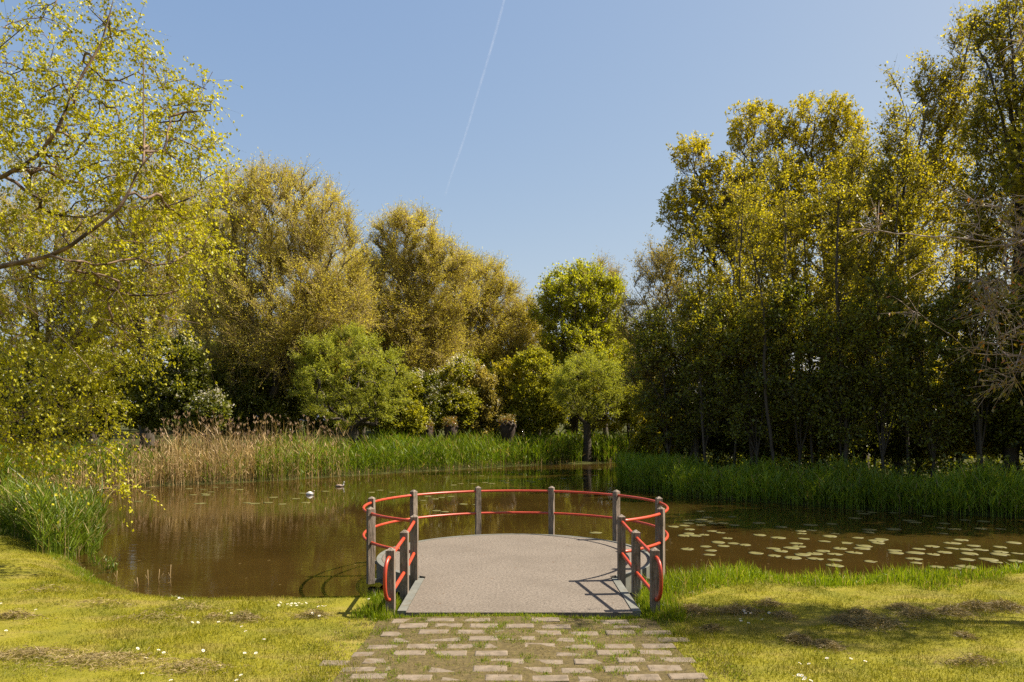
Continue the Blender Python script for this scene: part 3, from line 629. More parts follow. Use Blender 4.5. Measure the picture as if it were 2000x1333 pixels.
def tree(name, label, cat, base, stems, E, ntar, r0, leaf, bark, seed, group=None, ntwig=3000, tl=.9, nl=7, ls=.1, asp=.6, up=.35, droop=.15, out=.5,
         seg=.5, rise=.6, tipbias=0.0, shell=.45, rtip=.012, bloom=0, arch=.1, twr=.006, spreadleaf=.06, flat=.5, bloomtop=.2, wander=.08, k=6, ldroop=0.0, caps=None, twigm="twig_brown"):
    rng = np.random.default_rng(seed); base = np.array(base, float)
    tg = sample_ells(rng, E, ntar, shell)
    P, par, chain, D, n0 = grow(rng, stems, tg, seg, rise, wander, arch)
    V, Q, r, cnt = wood(P, par, chain, D, r0, rtip, k=k, caps=caps)
    wmb = MB().add(V, Q)
    cand = np.where((cnt < np.maximum(6, cnt.max() * .03)) & (np.arange(len(P)) >= n0))[0]
    j = rng.choice(cand, ntwig, p=(lambda q: q / q.sum())(1.0 / cnt[cand])); f = rng.random(ntwig)[:, None]
    o = P[j] * f + P[par[j]] * (1 - f); cen = np.average([e[0] for e in E], axis=0, weights=[e[1].prod() for e in E])
    d = unit(D[j] * .7 + unit(rng.normal(size=(ntwig, 3))) * out + unit(o - cen) * .25 + np.array([0, 0, up]))
    L = tl * rng.uniform(.4, 1.15, ntwig); g = np.zeros((ntwig, 3)); g[:, 2] = -droop * rng.uniform(.3, 1.6, ntwig)
    tmb = MB().add(*twig_mesh(o, d, L, g, twr))
    lt = np.repeat(np.arange(ntwig), nl); m = len(lt); t = rng.random(m) ** (1 - tipbias * .7); t = np.clip(t, .06, 1)
    p = o[lt] + d[lt] * (L[lt] * t)[:, None] + g[lt] * (L[lt] * t * t)[:, None] + rng.normal(0, spreadleaf, (m, 3)) * tl
    tan = unit(d[lt] + g[lt] * (2 * t)[:, None]); ax = unit(tan * .5 + unit(rng.normal(size=(m, 3))) * .8 + np.array([0, 0, -ldroop]))
    size = ls * rng.uniform(.6, 1.3, m)
    root = thing(name, base, label, cat, group)
    obj("trunk", wmb.mesh("trunk", base, True), bark, root); obj("twigs", tmb.mesh("twigs", base, True), M[twigm], root)
    V, Q = leaf_mesh(rng, p, ax, size, asp, flat)
    obj("crown", npmesh("crown", V - base, Q), leaf, root)
    if bloom:
        zt = o[:, 2] + L * d[:, 2]; pr = np.exp((zt - zt.max()) / (np.ptp(zt) * bloomtop)) + .02; pr = pr / pr.sum()
        jb = rng.choice(ntwig, bloom // 10, p=pr); lb = np.repeat(jb, 10); mm = len(lb)
        p = o[lb] + d[lb] * (L[lb] * rng.uniform(.5, 1.05, mm))[:, None] + rng.normal(0, .07, (mm, 3)) + np.array([0, 0, .05])
        V, Q = leaf_mesh(rng, p, unit(rng.normal(size=(mm, 3)) + [0, 0, .6]), .085 * rng.uniform(.6, 1.3, mm), .9, 1.5)
        obj("blossom", npmesh("blossom", V - base, Q), M["blossom"], root)
    return root

def gp(px, D): return (px - 1000) / F * D, D
def base_at(px, D, dz=-.1):
    x, y = gp(px, D); return np.array([x, y, float(gz(x, y)) + dz])
def fan(rng, base, top_pts, h0=.25):
    """trunk that splits into limbs aimed at the given points"""
    top_pts = [np.asarray(t, float) for t in top_pts]; hz = np.mean([t[2] for t in top_pts]) - base[2]; fork = base + np.array([rng.normal(0, .03) * hz, rng.normal(0, .03) * hz, hz * h0])
    st = []
    for i, t in enumerate(top_pts):
        mid = fork * .45 + t * .55 + np.array([0, 0, .06 * hz]) + rng.normal(0, .02 * hz, 3)
        st.append([base, fork, mid, t] if i == 0 else [fork, mid, t])
    return st

r_ = np.random.default_rng(77)
# --- the birch hanging in from the left
D = 12.0
b = np.array([-10.6, 12.6, float(gz(-10.6, 12.6)) - .1])
q = lambda px, py, dd=0: W(px, py, D + dd)
stems = [[b, b + [.1, 0, 1.5], q(-230, 620, .3), q(-260, 380, .3), q(-200, 150, .2), q(-150, -120, 0), q(-100, -350)],
         [q(-230, 620, .3), q(-120, 560), q(0, 521, -1), q(98, 500, -1.2), q(169, 457, -1.3), q(232, 408, -1.3), q(281, 317, -1.2), q(331, 274, -1.1), q(378, 205, -1), q(415, 141, -.9)],
         [q(-120, 560), q(-40, 520, -1.2), q(42, 486, -1.5), q(106, 447, -1.7), q(162, 422, -1.7), q(232, 403, -1.6), q(310, 408, -1.5)],
         [q(-230, 450, .3), q(-80, 380), q(42, 327, -.6), q(98, 275, -.7), q(151, 169, -.7), q(204, 70, -.6), q(222, -5, -.5)],
         [q(-240, 400), q(-100, 310, -.5), q(0, 310, -1.6), q(70, 327, -1.8), q(130, 350, -1.8), q(205, 375, -1.6)],
         [q(98, 500, -1.2), q(176, 528, -1.7), q(232, 570, -1.8), q(260, 633, -1.8)],
         [q(-120, 560), q(-30, 565, -1.6), q(40, 590, -1.8), q(95, 635, -1.9), q(150, 690, -1.9), q(185, 735, -1.9)],
         [q(281, 317, -1.2), q(280, 220, -1), q(279, 95, -.9)],
         [q(-230, 620, .3), q(-100, 640, 1), q(0, 680, 1.2), q(90, 760, 1.2)], [q(-260, 380, .3), q(-150, 200, -.6), q(-20, 110, -.8), q(60, 40, -.8)]]
E = [ell(D, 110, 110, 130, 130, 1.0), ell(D, 150, 260, 190, 140, 1.0), ell(D, 240, 350, 210, 110, 1.0), ell(D, 400, 300, 36, 80, 1.3), ell(D, 330, 190, 60, 60, 1.5), ell(D, 350, 250, 50, 70, 1.6), ell(D, 220, 470, 220, 110, .8), ell(D, 110, 600, 200, 110, .7),
     ell(D, 275, 590, 100, 120, .6), ell(D, 80, 740, 150, 110, 1.1), ell(D, 100, 830, 120, 70, 1.1), ell(D, 215, 780, 45, 110, .7), ell(D, 245, 900, 25, 60, 1.0), ell(D, -150, 300, 200, 350, .5), ell(D, -120, 760, 150, 150, .5), ell(D, 40, 870, 60, 50, 1.2), ell(D, 276, 120, 18, 75, 7), ell(D, 210, 40, 40, 60, 2.2), ell(D, 400, 195, 24, 50, 6), ell(D, 385, 390, 50, 90, .4), ell(D, 340, 590, 60, 100, .28), ell(D, 60, 250, 100, 150, .8)]
tree("birch_tree", "weeping birch in fresh yellow green leaf, its boughs hanging in over the left lawn", "tree", b, stems, E, 1300, .19, M["leaf_birch"], M["bark_birch"], 11,
     caps=[.2, .052, .036, .05, .03, .02, .024, .018, .026, .026], ntwig=3900, tl=.75, nl=14, ls=.050, asp=.75, up=-.1, droop=.55, out=.7, seg=.22, rise=-.25, shell=.25, rtip=.0035, twr=.0024, spreadleaf=.014, arch=.05, ldroop=.5)

# --- tall golden willows beyond the far reeds
gold = "golden trees beyond the far reeds"
def willow(label, D, bpx, tops, ells, seed, ntar=520, ntwig=5200, r0=.42, leaf="leaf_willow", name="willow_tree", h0=.22, group=gold, **kw):
    b = base_at(bpx, D); E = [ell(D, *e) for e in ells]
    ntar = int(ntar * 1.6); ntwig = int(ntwig * 2.0); a = dict(tl=1.6, nl=8, ls=.135, asp=.36, up=.65, droop=.2, out=.75, seg=.75, rise=.9, shell=.25, rtip=.016, twr=.012, spreadleaf=.05, twigm="twig_gold"); a.update(kw)
    return tree(name, label, "tree", b, fan(r_, b, [W(px, py, D) + [0, r_.normal(0, 1.2), 0] for px, py in tops], h0), E, ntar, r0, M[leaf], kw.get("bark", M["bark_dark"]) if False else M["bark_dark"], seed, group, ntwig=ntwig, **a)
willow("broad round golden willow with dark forked trunk right of the birch", 47, 523, [(520, 420), (450, 400), (600, 430), (660, 520), (440, 560)], [(470, 425, 70, 108), (560, 440, 115, 108), (640, 510, 82, 112), (570, 610, 160, 130), (455, 640, 95, 120), (535, 390, 70, 60), (430, 560, 60, 110), (640, 640, 90, 110), (540, 690, 130, 70)], 21, 800, 8800, .48)
willow("tall golden willow with ragged peak in the middle of the far shore", 54, 752, [(800, 450), (740, 520), (860, 520), (820, 600)], [(800, 485, 68, 78), (765, 600, 70, 130), (855, 570, 75, 110), (800, 660, 105, 110), (738, 500, 32, 58)], 22, 620, 6800, .46)
willow("golden willow whose crown slopes down to the right towards the sky gap", 60, 905, [(920, 540), (960, 580), (990, 620), (880, 620)], [(930, 575, 70, 80), (978, 622, 52, 78), (900, 690, 90, 90), (985, 690, 50, 70)], 23, 520, 5600, .42)
willow("small golden brown tree with a thin straight trunk beside the bright green maple", 62, 1023, [(1022, 610), (1035, 640)], [(1022, 640, 38, 52), (1030, 690, 45, 50)], 24, 170, 1500, .2)
willow("golden tree behind the birch with bare limbs crossing the sky gap", 54, 288, [(270, 380), (330, 400), (240, 470)], [(280, 400, 70, 90), (330, 480, 80, 110), (250, 560, 90, 110), (330, 620, 80, 80)], 25, 380, 3400, .4)
willow("thin golden tree behind the birch near the left edge of the far shore", 56, 60, [(60, 360), (120, 420), (0, 430)], [(60, 400, 80, 100), (110, 500, 90, 110), (0, 520, 90, 120), (90, 640, 110, 80)], 26, 380, 3200, .4)
willow("olive tree low behind the birch between two golden trees", 58, 178, [(180, 460), (210, 520)], [(180, 500, 60, 90), (190, 620, 90, 90)], 27, 240, 2000, .34)
willow("golden tree wholly behind the birch beyond the left edge", 52, -110, [(-110, 380), (-60, 450), (-160, 450)], [(-110, 450, 110, 130), (-110, 620, 120, 120)], 28, 300, 2600, .4)
willow("olive tree in the dark gap behind the round golden willow", 64, 400, [(400, 420), (370, 480)], [(395, 480, 70, 110), (400, 620, 90, 110)], 29, 260, 2400, .34)
willow("golden tree filling the notch between the round willow and the ragged willow", 66, 705, [(705, 520), (690, 560)], [(705, 580, 60, 90), (700, 680, 80, 80)], 30, 240, 2400, .34)
willow("golden tree behind the left half of the round willow", 70, 470, [(470, 480), (440, 520)], [(470, 500, 90, 100), (460, 650, 110, 100)], 33, 240, 2200, .34)
willow("golden tree behind the right half of the round willow", 72, 610, [(610, 520), (640, 560)], [(610, 520, 90, 90), (620, 660, 100, 100)], 34, 240, 2200, .34)
willow("golden tree behind the right flank of the ragged willow", 74, 850, [(850, 560), (830, 600)], [(850, 570, 70, 80), (850, 690, 90, 90)], 35, 220, 2000, .34)
willow("bright yellow green maple with open crown right of the sky gap", 58, 1118, [(1125, 560), (1090, 600), (1170, 590)], [(1125, 580, 72, 68), (1170, 605, 55, 75), (1085, 620, 45, 68), (1140, 690, 90, 70)], 31, 420, 3600, .34, "leaf_maple", "maple_tree", h0=.3, group=None, ls=.15, asp=.8, tl=1.1, nl=7, up=.4, shell=.1, spreadleaf=.08)
willow("pale leaved slender tree with spiky tips behind the maple", 66, 1185, [(1175, 540), (1200, 560)], [(1180, 580, 45, 70), (1195, 680, 60, 80)], 32, 180, 1100, .24, "leaf_grey", "slender_tree", group=None)

for i_, (px, top, wdt, lb) in enumerate([(-60, 640, 120, "dark tree far behind the left end of the golden trees"), (130, 650, 110, "dark tree far behind the thin golden tree and the birch"), (300, 640, 110, "dark tree far behind the golden tree with bare limbs"), (470, 650, 110, "dark tree far behind the round golden willow"), (630, 640, 100, "dark tree far behind the wide bushy pollard"),
        (790, 650, 100, "dark tree far behind the ragged golden willow"), (940, 660, 95, "dark tree far behind the sloping golden willow"), (1080, 680, 90, "dark tree far behind the bright green maple"), (1230, 640, 95, "dark tree far behind the gap left of the wood")]):
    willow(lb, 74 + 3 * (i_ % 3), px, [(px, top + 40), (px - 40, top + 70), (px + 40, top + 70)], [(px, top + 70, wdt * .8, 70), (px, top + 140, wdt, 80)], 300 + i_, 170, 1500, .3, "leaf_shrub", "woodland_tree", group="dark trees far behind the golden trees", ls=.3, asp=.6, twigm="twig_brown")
# --- pollard willows
def pollard(label, D, bpx, px, py, rx, ry, htop, r0, seed, ntwig, nl, ls):
    b = base_at(bpx, D); head = W(bpx, htop, D); stems = [[b, (b + head) / 2 + [.05, 0, 0], head]]
    for k in range(9):
        a = k / 9 * 2 * pi; e = head + np.array([cos(a) * .35, sin(a) * .35, .25]); stems.append([head, e])
    E = [ell(D, px, py, rx, ry, 1, 0, 1.0)]
    return tree("pollard_willow", label, "tree", b, stems, E, 330, r0, M["leaf_pollard"], M["bark_dark"], seed, "pollard willows on the far shore", ntwig=ntwig, tl=.95, nl=nl, ls=ls, asp=.3, up=.25, droop=.08, out=.25, seg=.3, rise=-.2, shell=.6, rtip=.008, twr=.006, spreadleaf=.05, arch=.02)
pollard("wide bushy green pollard willow in front of the golden willows", 44, 690, 688, 742, 108, 98, 838, .33, 41, 4200, 11, .15)
pollard("small round green pollard willow on a thick dark trunk near the right bank", 49.9, 1146, 1150, 762, 66, 66, 828, .27, 42, 2600, 11, .14)
def stub(label, px, D, top, seed, wid):
    rng = np.random.default_rng(seed); b = base_at(px, D); top = W(px, top, D); root = thing("pollard_stump", b, label, "tree stump", "freshly cut pollard stumps on the far shore")
    mb = MB(); t = np.linspace(0, 1, 9); P = b + (top - b) * t[:, None]; P[:, 0] += .05 * np.sin(t * 3); tube(mb, P, wid * np.array([1.0, .74, .62, .6, .66, .85, 1.1, 1.15, .7]), 14)
    for k in range(22):
        a = rng.uniform(0, 2 * pi); e = P[-2] + np.array([cos(a), sin(a), 0]) * wid * rng.uniform(.7, 1.5) + [0, 0, rng.uniform(-.1, .34)]
        tube(mb, np.array([P[-2] - [0, 0, .12], (P[-2] + e) / 2 + [0, 0, -.02], e]), [.16, .13, .075], 7)
    me = mb.mesh("trunk", b, True); me.vertices.foreach_get
    co = np.zeros(len(me.vertices) * 3, np.float32); me.vertices.foreach_get("co", co); co += rng.normal(0, .018, len(co)).astype(np.float32); me.vertices.foreach_set("co", co)
    obj("trunk", me, M["bark_stump"], root)
    n = 900; a = rng.uniform(0, 2 * pi, n); rr = wid * 1.3 * np.sqrt(rng.random(n)); p = top + np.stack([np.cos(a) * rr, np.sin(a) * rr, rng.uniform(-.22, .55, n) * rng.uniform(.4, 1, n) - .08 * (rr / wid)], -1)
    V, Q = leaf_mesh(rng, p, unit(rng.normal(size=(n, 3)) + [0, 0, .8]), .13 * rng.uniform(.6, 1.3, n), .4); obj("sprouts", npmesh("sprouts", V - b, Q), M["leaf_young"], root)
stub("cut pollard stump with sprouting head, leftmost of the three above the green reeds", 832, 47.5, 834, 51, .36)
stub("cut pollard stump standing close to the right of the leftmost stump, narrow waisted", 879, 48, 828, 52, .36)
stub("cut pollard stump standing alone, thicker head, left of the small round pollard", 990, 48, 823, 53, .45)

# --- hawthorns and bushes of the far shore
def bush(name, label, D, bpx, ells, seed, leaf, ntar=160, ntwig=1800, r0=.14, bloom=0, group=None, **kw):
    b = base_at(bpx, D); E = [ell(D, *e) for e in ells]
    tops = [(e[0], e[1] - e[3] * .3) for e in ells] + [(ells[0][0] - ells[0][2] * .5, ells[0][1]), (ells[0][0] + ells[0][2] * .5, ells[0][1])]
    a = dict(tl=.7, nl=9, ls=.16, asp=.62, up=.3, droop=.12, out=.7, seg=.4, rise=.35, shell=.5, rtip=.01, twr=.007); a.update(kw)
    return tree(name, label, "bush" if "tree" not in name else "tree", b, fan(r_, b, [W(px, py, D) + [0, r_.normal(0, .5), 0] for px, py in tops], .2), E, ntar, r0, M[leaf], M["bark_dark"], seed, group, ntwig=ntwig, bloom=bloom, **a)
haw = "hawthorns in blossom on the far shore"
bush("hawthorn_tree", "hawthorn topped with white blossom above the second stump", 51, 885, [(888, 755, 45, 55), (880, 800, 55, 45)], 61, "leaf_bush", 200, 2300, bloom=3600, group=haw, bloomtop=.25)
bush("hawthorn_tree", "brownish hawthorn with pinkish fading blossom right of the white topped one", 52, 945, [(940, 775, 35, 60), (935, 820, 40, 35)], 62, "leaf_grey", 150, 1700, bloom=900, group=haw, bloomtop=.6)
bush("hawthorn_tree", "yellowish hawthorn with blossom specks right of the wide bushy pollard", 47, 795, [(790, 780, 32, 55), (785, 820, 45, 35)], 63, "leaf_bush", 150, 1700, bloom=900, group=haw, bloomtop=.5)
bush("hawthorn_tree", "narrow blue green hawthorn with hanging pale blossom above the leftmost stump", 49.5, 832, [(830, 780, 26, 55)], 64, "leaf_shrub", 100, 1000, bloom=1300, group=haw, bloomtop=.9)
bush("hawthorn_tree", "dark hawthorn dotted with white blossom in the shade left of the round willow", 43, 345, [(345, 735, 65, 80), (350, 790, 80, 60)], 65, "leaf_shrub", 260, 3200, bloom=1500, group=haw, bloomtop=.3)
bush("hawthorn_tree", "low hawthorn with creamy blossom just behind the dry reed plumes", 41, 410, [(410, 805, 32, 28)], 66, "leaf_shrub", 70, 700, bloom=1200, group=haw, bloomtop=.4)
bush("hawthorn_tree", "hawthorn with pinkish white blossom seen through the birch twigs", 42, 205, [(205, 745, 85, 65), (200, 800, 90, 50)], 67, "leaf_bush", 200, 2200, bloom=2600, group=haw, bloomtop=.4)
us = "bushes under the golden trees"
bush("green_bush", "dense yellow green bush between the lone stump and the small pollard", 53, 1045, [(1045, 745, 52, 62), (1050, 800, 60, 50)], 68, "leaf_bush", 240, 3000, group=us)
bush("green_bush", "dark green upright bush behind the lone stump", 54, 985, [(985, 765, 38, 62), (980, 810, 45, 40)], 69, "leaf_alder", 160, 1900, group=us)
bush("green_bush", "dark bush under the right half of the round golden willow", 50, 560, [(570, 740, 60, 60), (540, 800, 80, 45)], 70, "leaf_shrub", 200, 2400, group=us)
bush("green_bush", "dark bush under the left limbs of the round golden willow", 46, 465, [(455, 760, 65, 60), (470, 810, 80, 40)], 71, "leaf_shrub", 220, 2600, group=us)
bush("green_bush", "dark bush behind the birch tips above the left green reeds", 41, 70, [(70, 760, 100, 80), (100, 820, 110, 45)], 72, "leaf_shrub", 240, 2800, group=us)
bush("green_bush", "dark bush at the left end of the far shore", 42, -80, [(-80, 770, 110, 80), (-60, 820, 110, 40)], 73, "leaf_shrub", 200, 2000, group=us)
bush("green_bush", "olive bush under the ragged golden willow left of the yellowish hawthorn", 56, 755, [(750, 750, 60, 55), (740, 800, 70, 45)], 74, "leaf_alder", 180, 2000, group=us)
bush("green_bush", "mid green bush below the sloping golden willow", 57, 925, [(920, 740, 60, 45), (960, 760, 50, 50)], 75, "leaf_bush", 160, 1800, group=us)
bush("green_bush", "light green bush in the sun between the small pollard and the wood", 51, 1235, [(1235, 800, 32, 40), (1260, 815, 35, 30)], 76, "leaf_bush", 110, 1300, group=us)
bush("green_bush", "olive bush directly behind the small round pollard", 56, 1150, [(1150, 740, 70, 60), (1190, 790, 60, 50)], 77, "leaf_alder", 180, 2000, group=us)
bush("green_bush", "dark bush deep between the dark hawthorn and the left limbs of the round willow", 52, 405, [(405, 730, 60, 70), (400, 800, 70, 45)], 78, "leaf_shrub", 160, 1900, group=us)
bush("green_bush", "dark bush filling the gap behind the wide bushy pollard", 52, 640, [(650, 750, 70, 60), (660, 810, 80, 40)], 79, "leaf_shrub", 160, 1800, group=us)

# --- the tall wood on the right bank
wd = "tall trees of the wood on the right bank"
def tall(label, D, bpx, tops, ells, seed, leaf, ntar, ntwig, r0, name="ash_tree", bark="bark_dark", h0=.45, **kw):
    b = base_at(bpx, D); E = [ell(D, e[0], e[1], max(e[2] - 12, 10), max(e[3] - 12, 10), .4 if e[1] > 500 else 1) for e in ells]; grp = kw.pop("group", wd); ntwig = int(ntwig * .88); ntar = int(ntar * 1.35)
    a = dict(tl=.95, nl=5, ls=.12, asp=.6, up=.5, droop=.08, out=.8, seg=.55, rise=.8, shell=.15, rtip=.010, twr=.007, spreadleaf=.06); a.update(kw)
    return tree(name, label, "tree", b, fan(r_, b, [W(px, py, D) + [0, r_.normal(0, .6), 0] for px, py in tops], h0), E, ntar, r0, M[leaf], M[bark], seed, grp, ntwig=ntwig, **a)
ros = dict(tipbias=1.22, spreadleaf=.05, tl=.8, ls=.17, asp=.42, nl=8, up=.9, out=.5, ldroop=.25, seg=.45)
tall("greyish brown willow tree with bare spiky tips at the left end of the wood", 36, 1345, [(1285, 490), (1240, 560), (1330, 560)], [(1285, 545, 55, 85), (1250, 650, 60, 80), (1330, 650, 90, 110), (1290, 740, 80, 80)], 81, "leaf_grey", 460, 4600, .12, "grey_willow", "bark_dark", h0=.2, ls=.1, asp=.4, nl=7)
tall("ash with yellow tufted twig ends at the stepped left shoulder of the wood", 41, 1432, [(1345, 300), (1320, 380), (1400, 380)], [(1352, 315, 50, 50), (1345, 420, 62, 75), (1410, 420, 75, 115), (1345, 530, 80, 90)], 82, "leaf_ash", 700, 3000, .24, h0=.5, **ros)
tall("tallest flat topped ash with yellow tufts, left of the two in the wood", 42, 1500, [(1470, 235), (1520, 230), (1440, 300)], [(1475, 270, 68, 70), (1530, 300, 50, 90), (1480, 430, 100, 110), (1500, 560, 90, 80)], 83, "leaf_ash", 900, 3800, .27, h0=.5, **ros)
tall("flat topped ash with yellow tufts, right of the two in the wood", 42, 1596, [(1600, 215), (1560, 260), (1640, 240)], [(1600, 250, 80, 62), (1650, 300, 60, 90), (1600, 400, 95, 110), (1610, 540, 90, 90)], 84, "leaf_ash", 900, 3800, .27, h0=.5, **ros)
al = dict(name="alder_tree")
tall("dark green alder with layered twigs right of the flat topped ashes", 35, 1688, [(1685, 290), (1690, 350)], [(1685, 320, 48, 80), (1680, 430, 80, 90), (1670, 560, 90, 90), (1690, 690, 90, 70)], 85, "leaf_alder", 460, 3900, .2, h0=.6, **al)
tall("slim alder rising to a single high spike above the ashes", 31, 1752, [(1742, 130), (1750, 220)], [(1742, 160, 14, 45), (1748, 260, 40, 70), (1760, 380, 65, 100), (1760, 520, 80, 100), (1750, 660, 80, 70)], 86, "leaf_alder", 420, 3500, .19, h0=.65, **al)
tall("yellow green birch between the spike topped alder and the tall tree by the right edge", 33, 1822, [(1805, 140), (1840, 160), (1885, 70)], [(1805, 170, 38, 60), (1885, 95, 45, 75), (1868, 210, 55, 100), (1840, 240, 60, 100), (1820, 380, 70, 110), (1840, 540, 80, 110)], 87, "leaf_ash", 460, 3600, .2, "wood_birch", "bark_grey", h0=.6)
tall("tallest dark tree with straight trunk at the right edge of the view", 28, 1972, [(1945, 20), (1975, -40), (1920, 80)], [(1935, 80, 55, 75), (1985, 80, 60, 120), (1960, 240, 85, 110), (1955, 420, 90, 110), (1960, 620, 90, 100)], 88, "leaf_alder", 560, 4700, .24, h0=.6, **al)
tall("dark tree just beyond the right edge of the view", 27, 2110, [(2100, 40), (2130, 100)], [(2110, 120, 90, 140), (2110, 350, 110, 150), (2100, 600, 110, 130)], 89, "leaf_alder", 360, 2800, .24, h0=.6, **al)
tall("leaning thin tree with pale bark at the front of the wood", 31, 1755, [(1680, 560), (1660, 500)], [(1665, 560, 50, 70), (1690, 640, 60, 60)], 90, "leaf_alder", 120, 900, .12, "leaning_tree", "bark_grey", h0=.6)
tall("thin tree with two pale stems at the dark edge right of the grey willow", 35, 1362, [(1400, 600), (1430, 560)], [(1410, 610, 60, 80), (1390, 700, 70, 80)], 91, "leaf_alder", 180, 1500, .12, "thin_tree", "bark_grey", h0=.3)
tall("slender dark trunk below the left flat topped ash", 37, 1465, [(1465, 400), (1475, 480)], [(1465, 480, 50, 100), (1460, 640, 80, 90)], 92, "leaf_alder", 220, 1900, .15, "slender_tree", h0=.7)
tall("slender tree leaning left below the flat topped ashes", 36, 1560, [(1530, 420), (1545, 520)], [(1535, 480, 50, 90), (1550, 640, 80, 90)], 93, "leaf_alder", 220, 1900, .14, "slender_tree", "bark_grey", h0=.7)
tall("slender dark trunk under the right flat topped ash", 38, 1640, [(1640, 420), (1630, 500)], [(1640, 500, 50, 90), (1640, 660, 80, 80)], 94, "leaf_alder", 200, 1700, .16, "slender_tree", h0=.7)
for i_, (D_, px, lb) in enumerate([(22.5, 2190, "broad tree out past the right edge, nearest the lily raft"), (24.5, 2250, "broad tree out past the right edge, second from the lily raft"), (21.5, 2420, "broad tree out past the right edge, by the end of the pond"), (26, 2330, "broad tree out past the right edge, behind the row")]):
    tall(lb, D_, px, [(px, 40), (px + 60, 100), (px - 60, 100)], [(px, 80, 170, 190), (px, 300, 210, 180), (px, 560, 190, 160)], 110 + i_, "leaf_alder", 300, 2400, .24, h0=.5, ls=.17, nl=8, **al)
for i_, (px, D_, top, lean, lb) in enumerate([(1392, 31.5, 420, -12, "first thin pale stem from the left in the front of the wood"), (1424, 31, 360, 8, "second thin pale stem from the left in the front of the wood"), (1452, 30.5, 330, -6, "third thin pale stem from the left in the front of the wood"), (1478, 30, 300, 10, "fourth thin pale stem from the left in the front of the wood"),
        (1513, 29.5, 420, -30, "thin stem leaning left, fifth in the front of the wood"), (1540, 30.5, 300, 4, "thin straight stem, sixth in the front of the wood"), (1577, 29, 340, -8, "thin stem, seventh in the front of the wood, below the flat topped ashes"), (1622, 29.5, 310, 12, "thin stem, eighth in the front of the wood, below the right flat topped ash"), (1660, 28.5, 350, -6, "thin stem, ninth in the front of the wood, beside the layered alder"),
        (1704, 28, 320, 8, "thin stem, tenth in the front of the wood, left of the spike topped alder"), (1790, 27.5, 330, -10, "thin stem, eleventh in the front of the wood, right of the spike topped alder"), (1850, 27, 280, 10, "thin stem, twelfth in the front of the wood, left of the straight dark trunk"), (1905, 26.5, 300, -6, "thin stem next to the straight dark trunk at the right edge")]):
    D_ += (0.6, 3.2, 1.4, 5.5)[i_ % 4]; px += (-14, 9, 17, -6, 3)[i_ % 5]; b = base_at(px, D_); tp = W(px + lean * 2.2, top, D_); r2 = np.random.default_rng(700 + i_); st = [b, b * .66 + tp * .34 + r2.normal(0, .12, 3), b * .33 + tp * .67 + r2.normal(0, .15, 3), tp]
    tree("slender_tree", lb, "tree", b, [st], [ell(D_, px, 640, 60, 90, .8), ell(D_, px + lean, top + 60, 34, 80), ell(D_, px + lean * .6, top + 190, 42, 90, .5)], 95, .05 + .014 * (i_ % 3), M["leaf_alder"], M["bark_grey" if i_ % 4 == 1 else "bark_dark"], 700 + i_, wd, ntwig=900, tl=.7, nl=5, ls=.11, up=.4, seg=.5, rise=.5, shell=.2, rtip=.008, twr=.005)
for i_, (px, D_, py, rx, ry, lb) in enumerate([(1300, 34.5, 720, 70, 120, "leafy young tree at the left corner of the wood above the bank reeds"), (1385, 32.5, 690, 70, 130, "leafy young tree in the front of the wood below the stepped ash"), (1470, 31.2, 720, 75, 115, "leafy young tree in the front of the wood below the left flat topped ash"), (1560, 30.2, 690, 75, 135, "leafy young tree in the front of the wood between the two flat topped ashes"),
        (1645, 29.4, 730, 70, 110, "leafy young tree in the front of the wood below the right flat topped ash"), (1730, 28.6, 680, 75, 140, "leafy young tree in the front of the wood below the spike topped alder"), (1815, 28, 720, 75, 120, "leafy young tree in the front of the wood left of the straight dark trunk"), (1900, 27.4, 670, 70, 140, "leafy young tree in the front of the wood nearest the straight dark trunk"), (2030, 26.6, 700, 75, 130, "leafy young tree right of the straight dark trunk")]):
    bush("young_tree", lb, D_, px, [(px, py, rx, ry), (px + 20, py + 90, rx * .9, 70), (px - 25, py - 60, rx * .6, 70)], 400 + i_, "leaf_wood", 190, 1700, .06, group="leafy young trees along the front of the wood", nl=6, ls=.12, tl=.8, shell=.2)
bk = "trees deep in the wood on the right"
for i_, (D_, px, top, wdt, lb) in enumerate([(56, 1300, 560, 70, "shaded tree deep in the wood behind the grey willow"), (58, 1400, 420, 80, "shaded tree deep in the wood behind the stepped ash"), (55, 1510, 360, 80, "shaded tree deep in the wood behind the left flat topped ash"),
        (57, 1620, 350, 85, "shaded tree deep in the wood behind the right flat topped ash"), (50, 1730, 300, 85, "shaded tree deep in the wood behind the spike topped alder"), (47, 1850, 260, 90, "shaded tree deep in the wood behind the yellow green birch"), (46, 1990, 220, 110, "shaded tree deep in the wood behind the tallest dark tree")]):
    tall(lb, D_, px, [(px, top + 60), (px + 20, top + 120)], [(px, top + 90, wdt * .7, 90), (px, top + 250, wdt, 130), (px + 10, 720, wdt, 90)], 100 + i_, "leaf_ash", 240, 1350, .22, "woodland_tree", group=bk, ls=.17, h0=.5)
sh = "dark bushes at the foot of the wood"
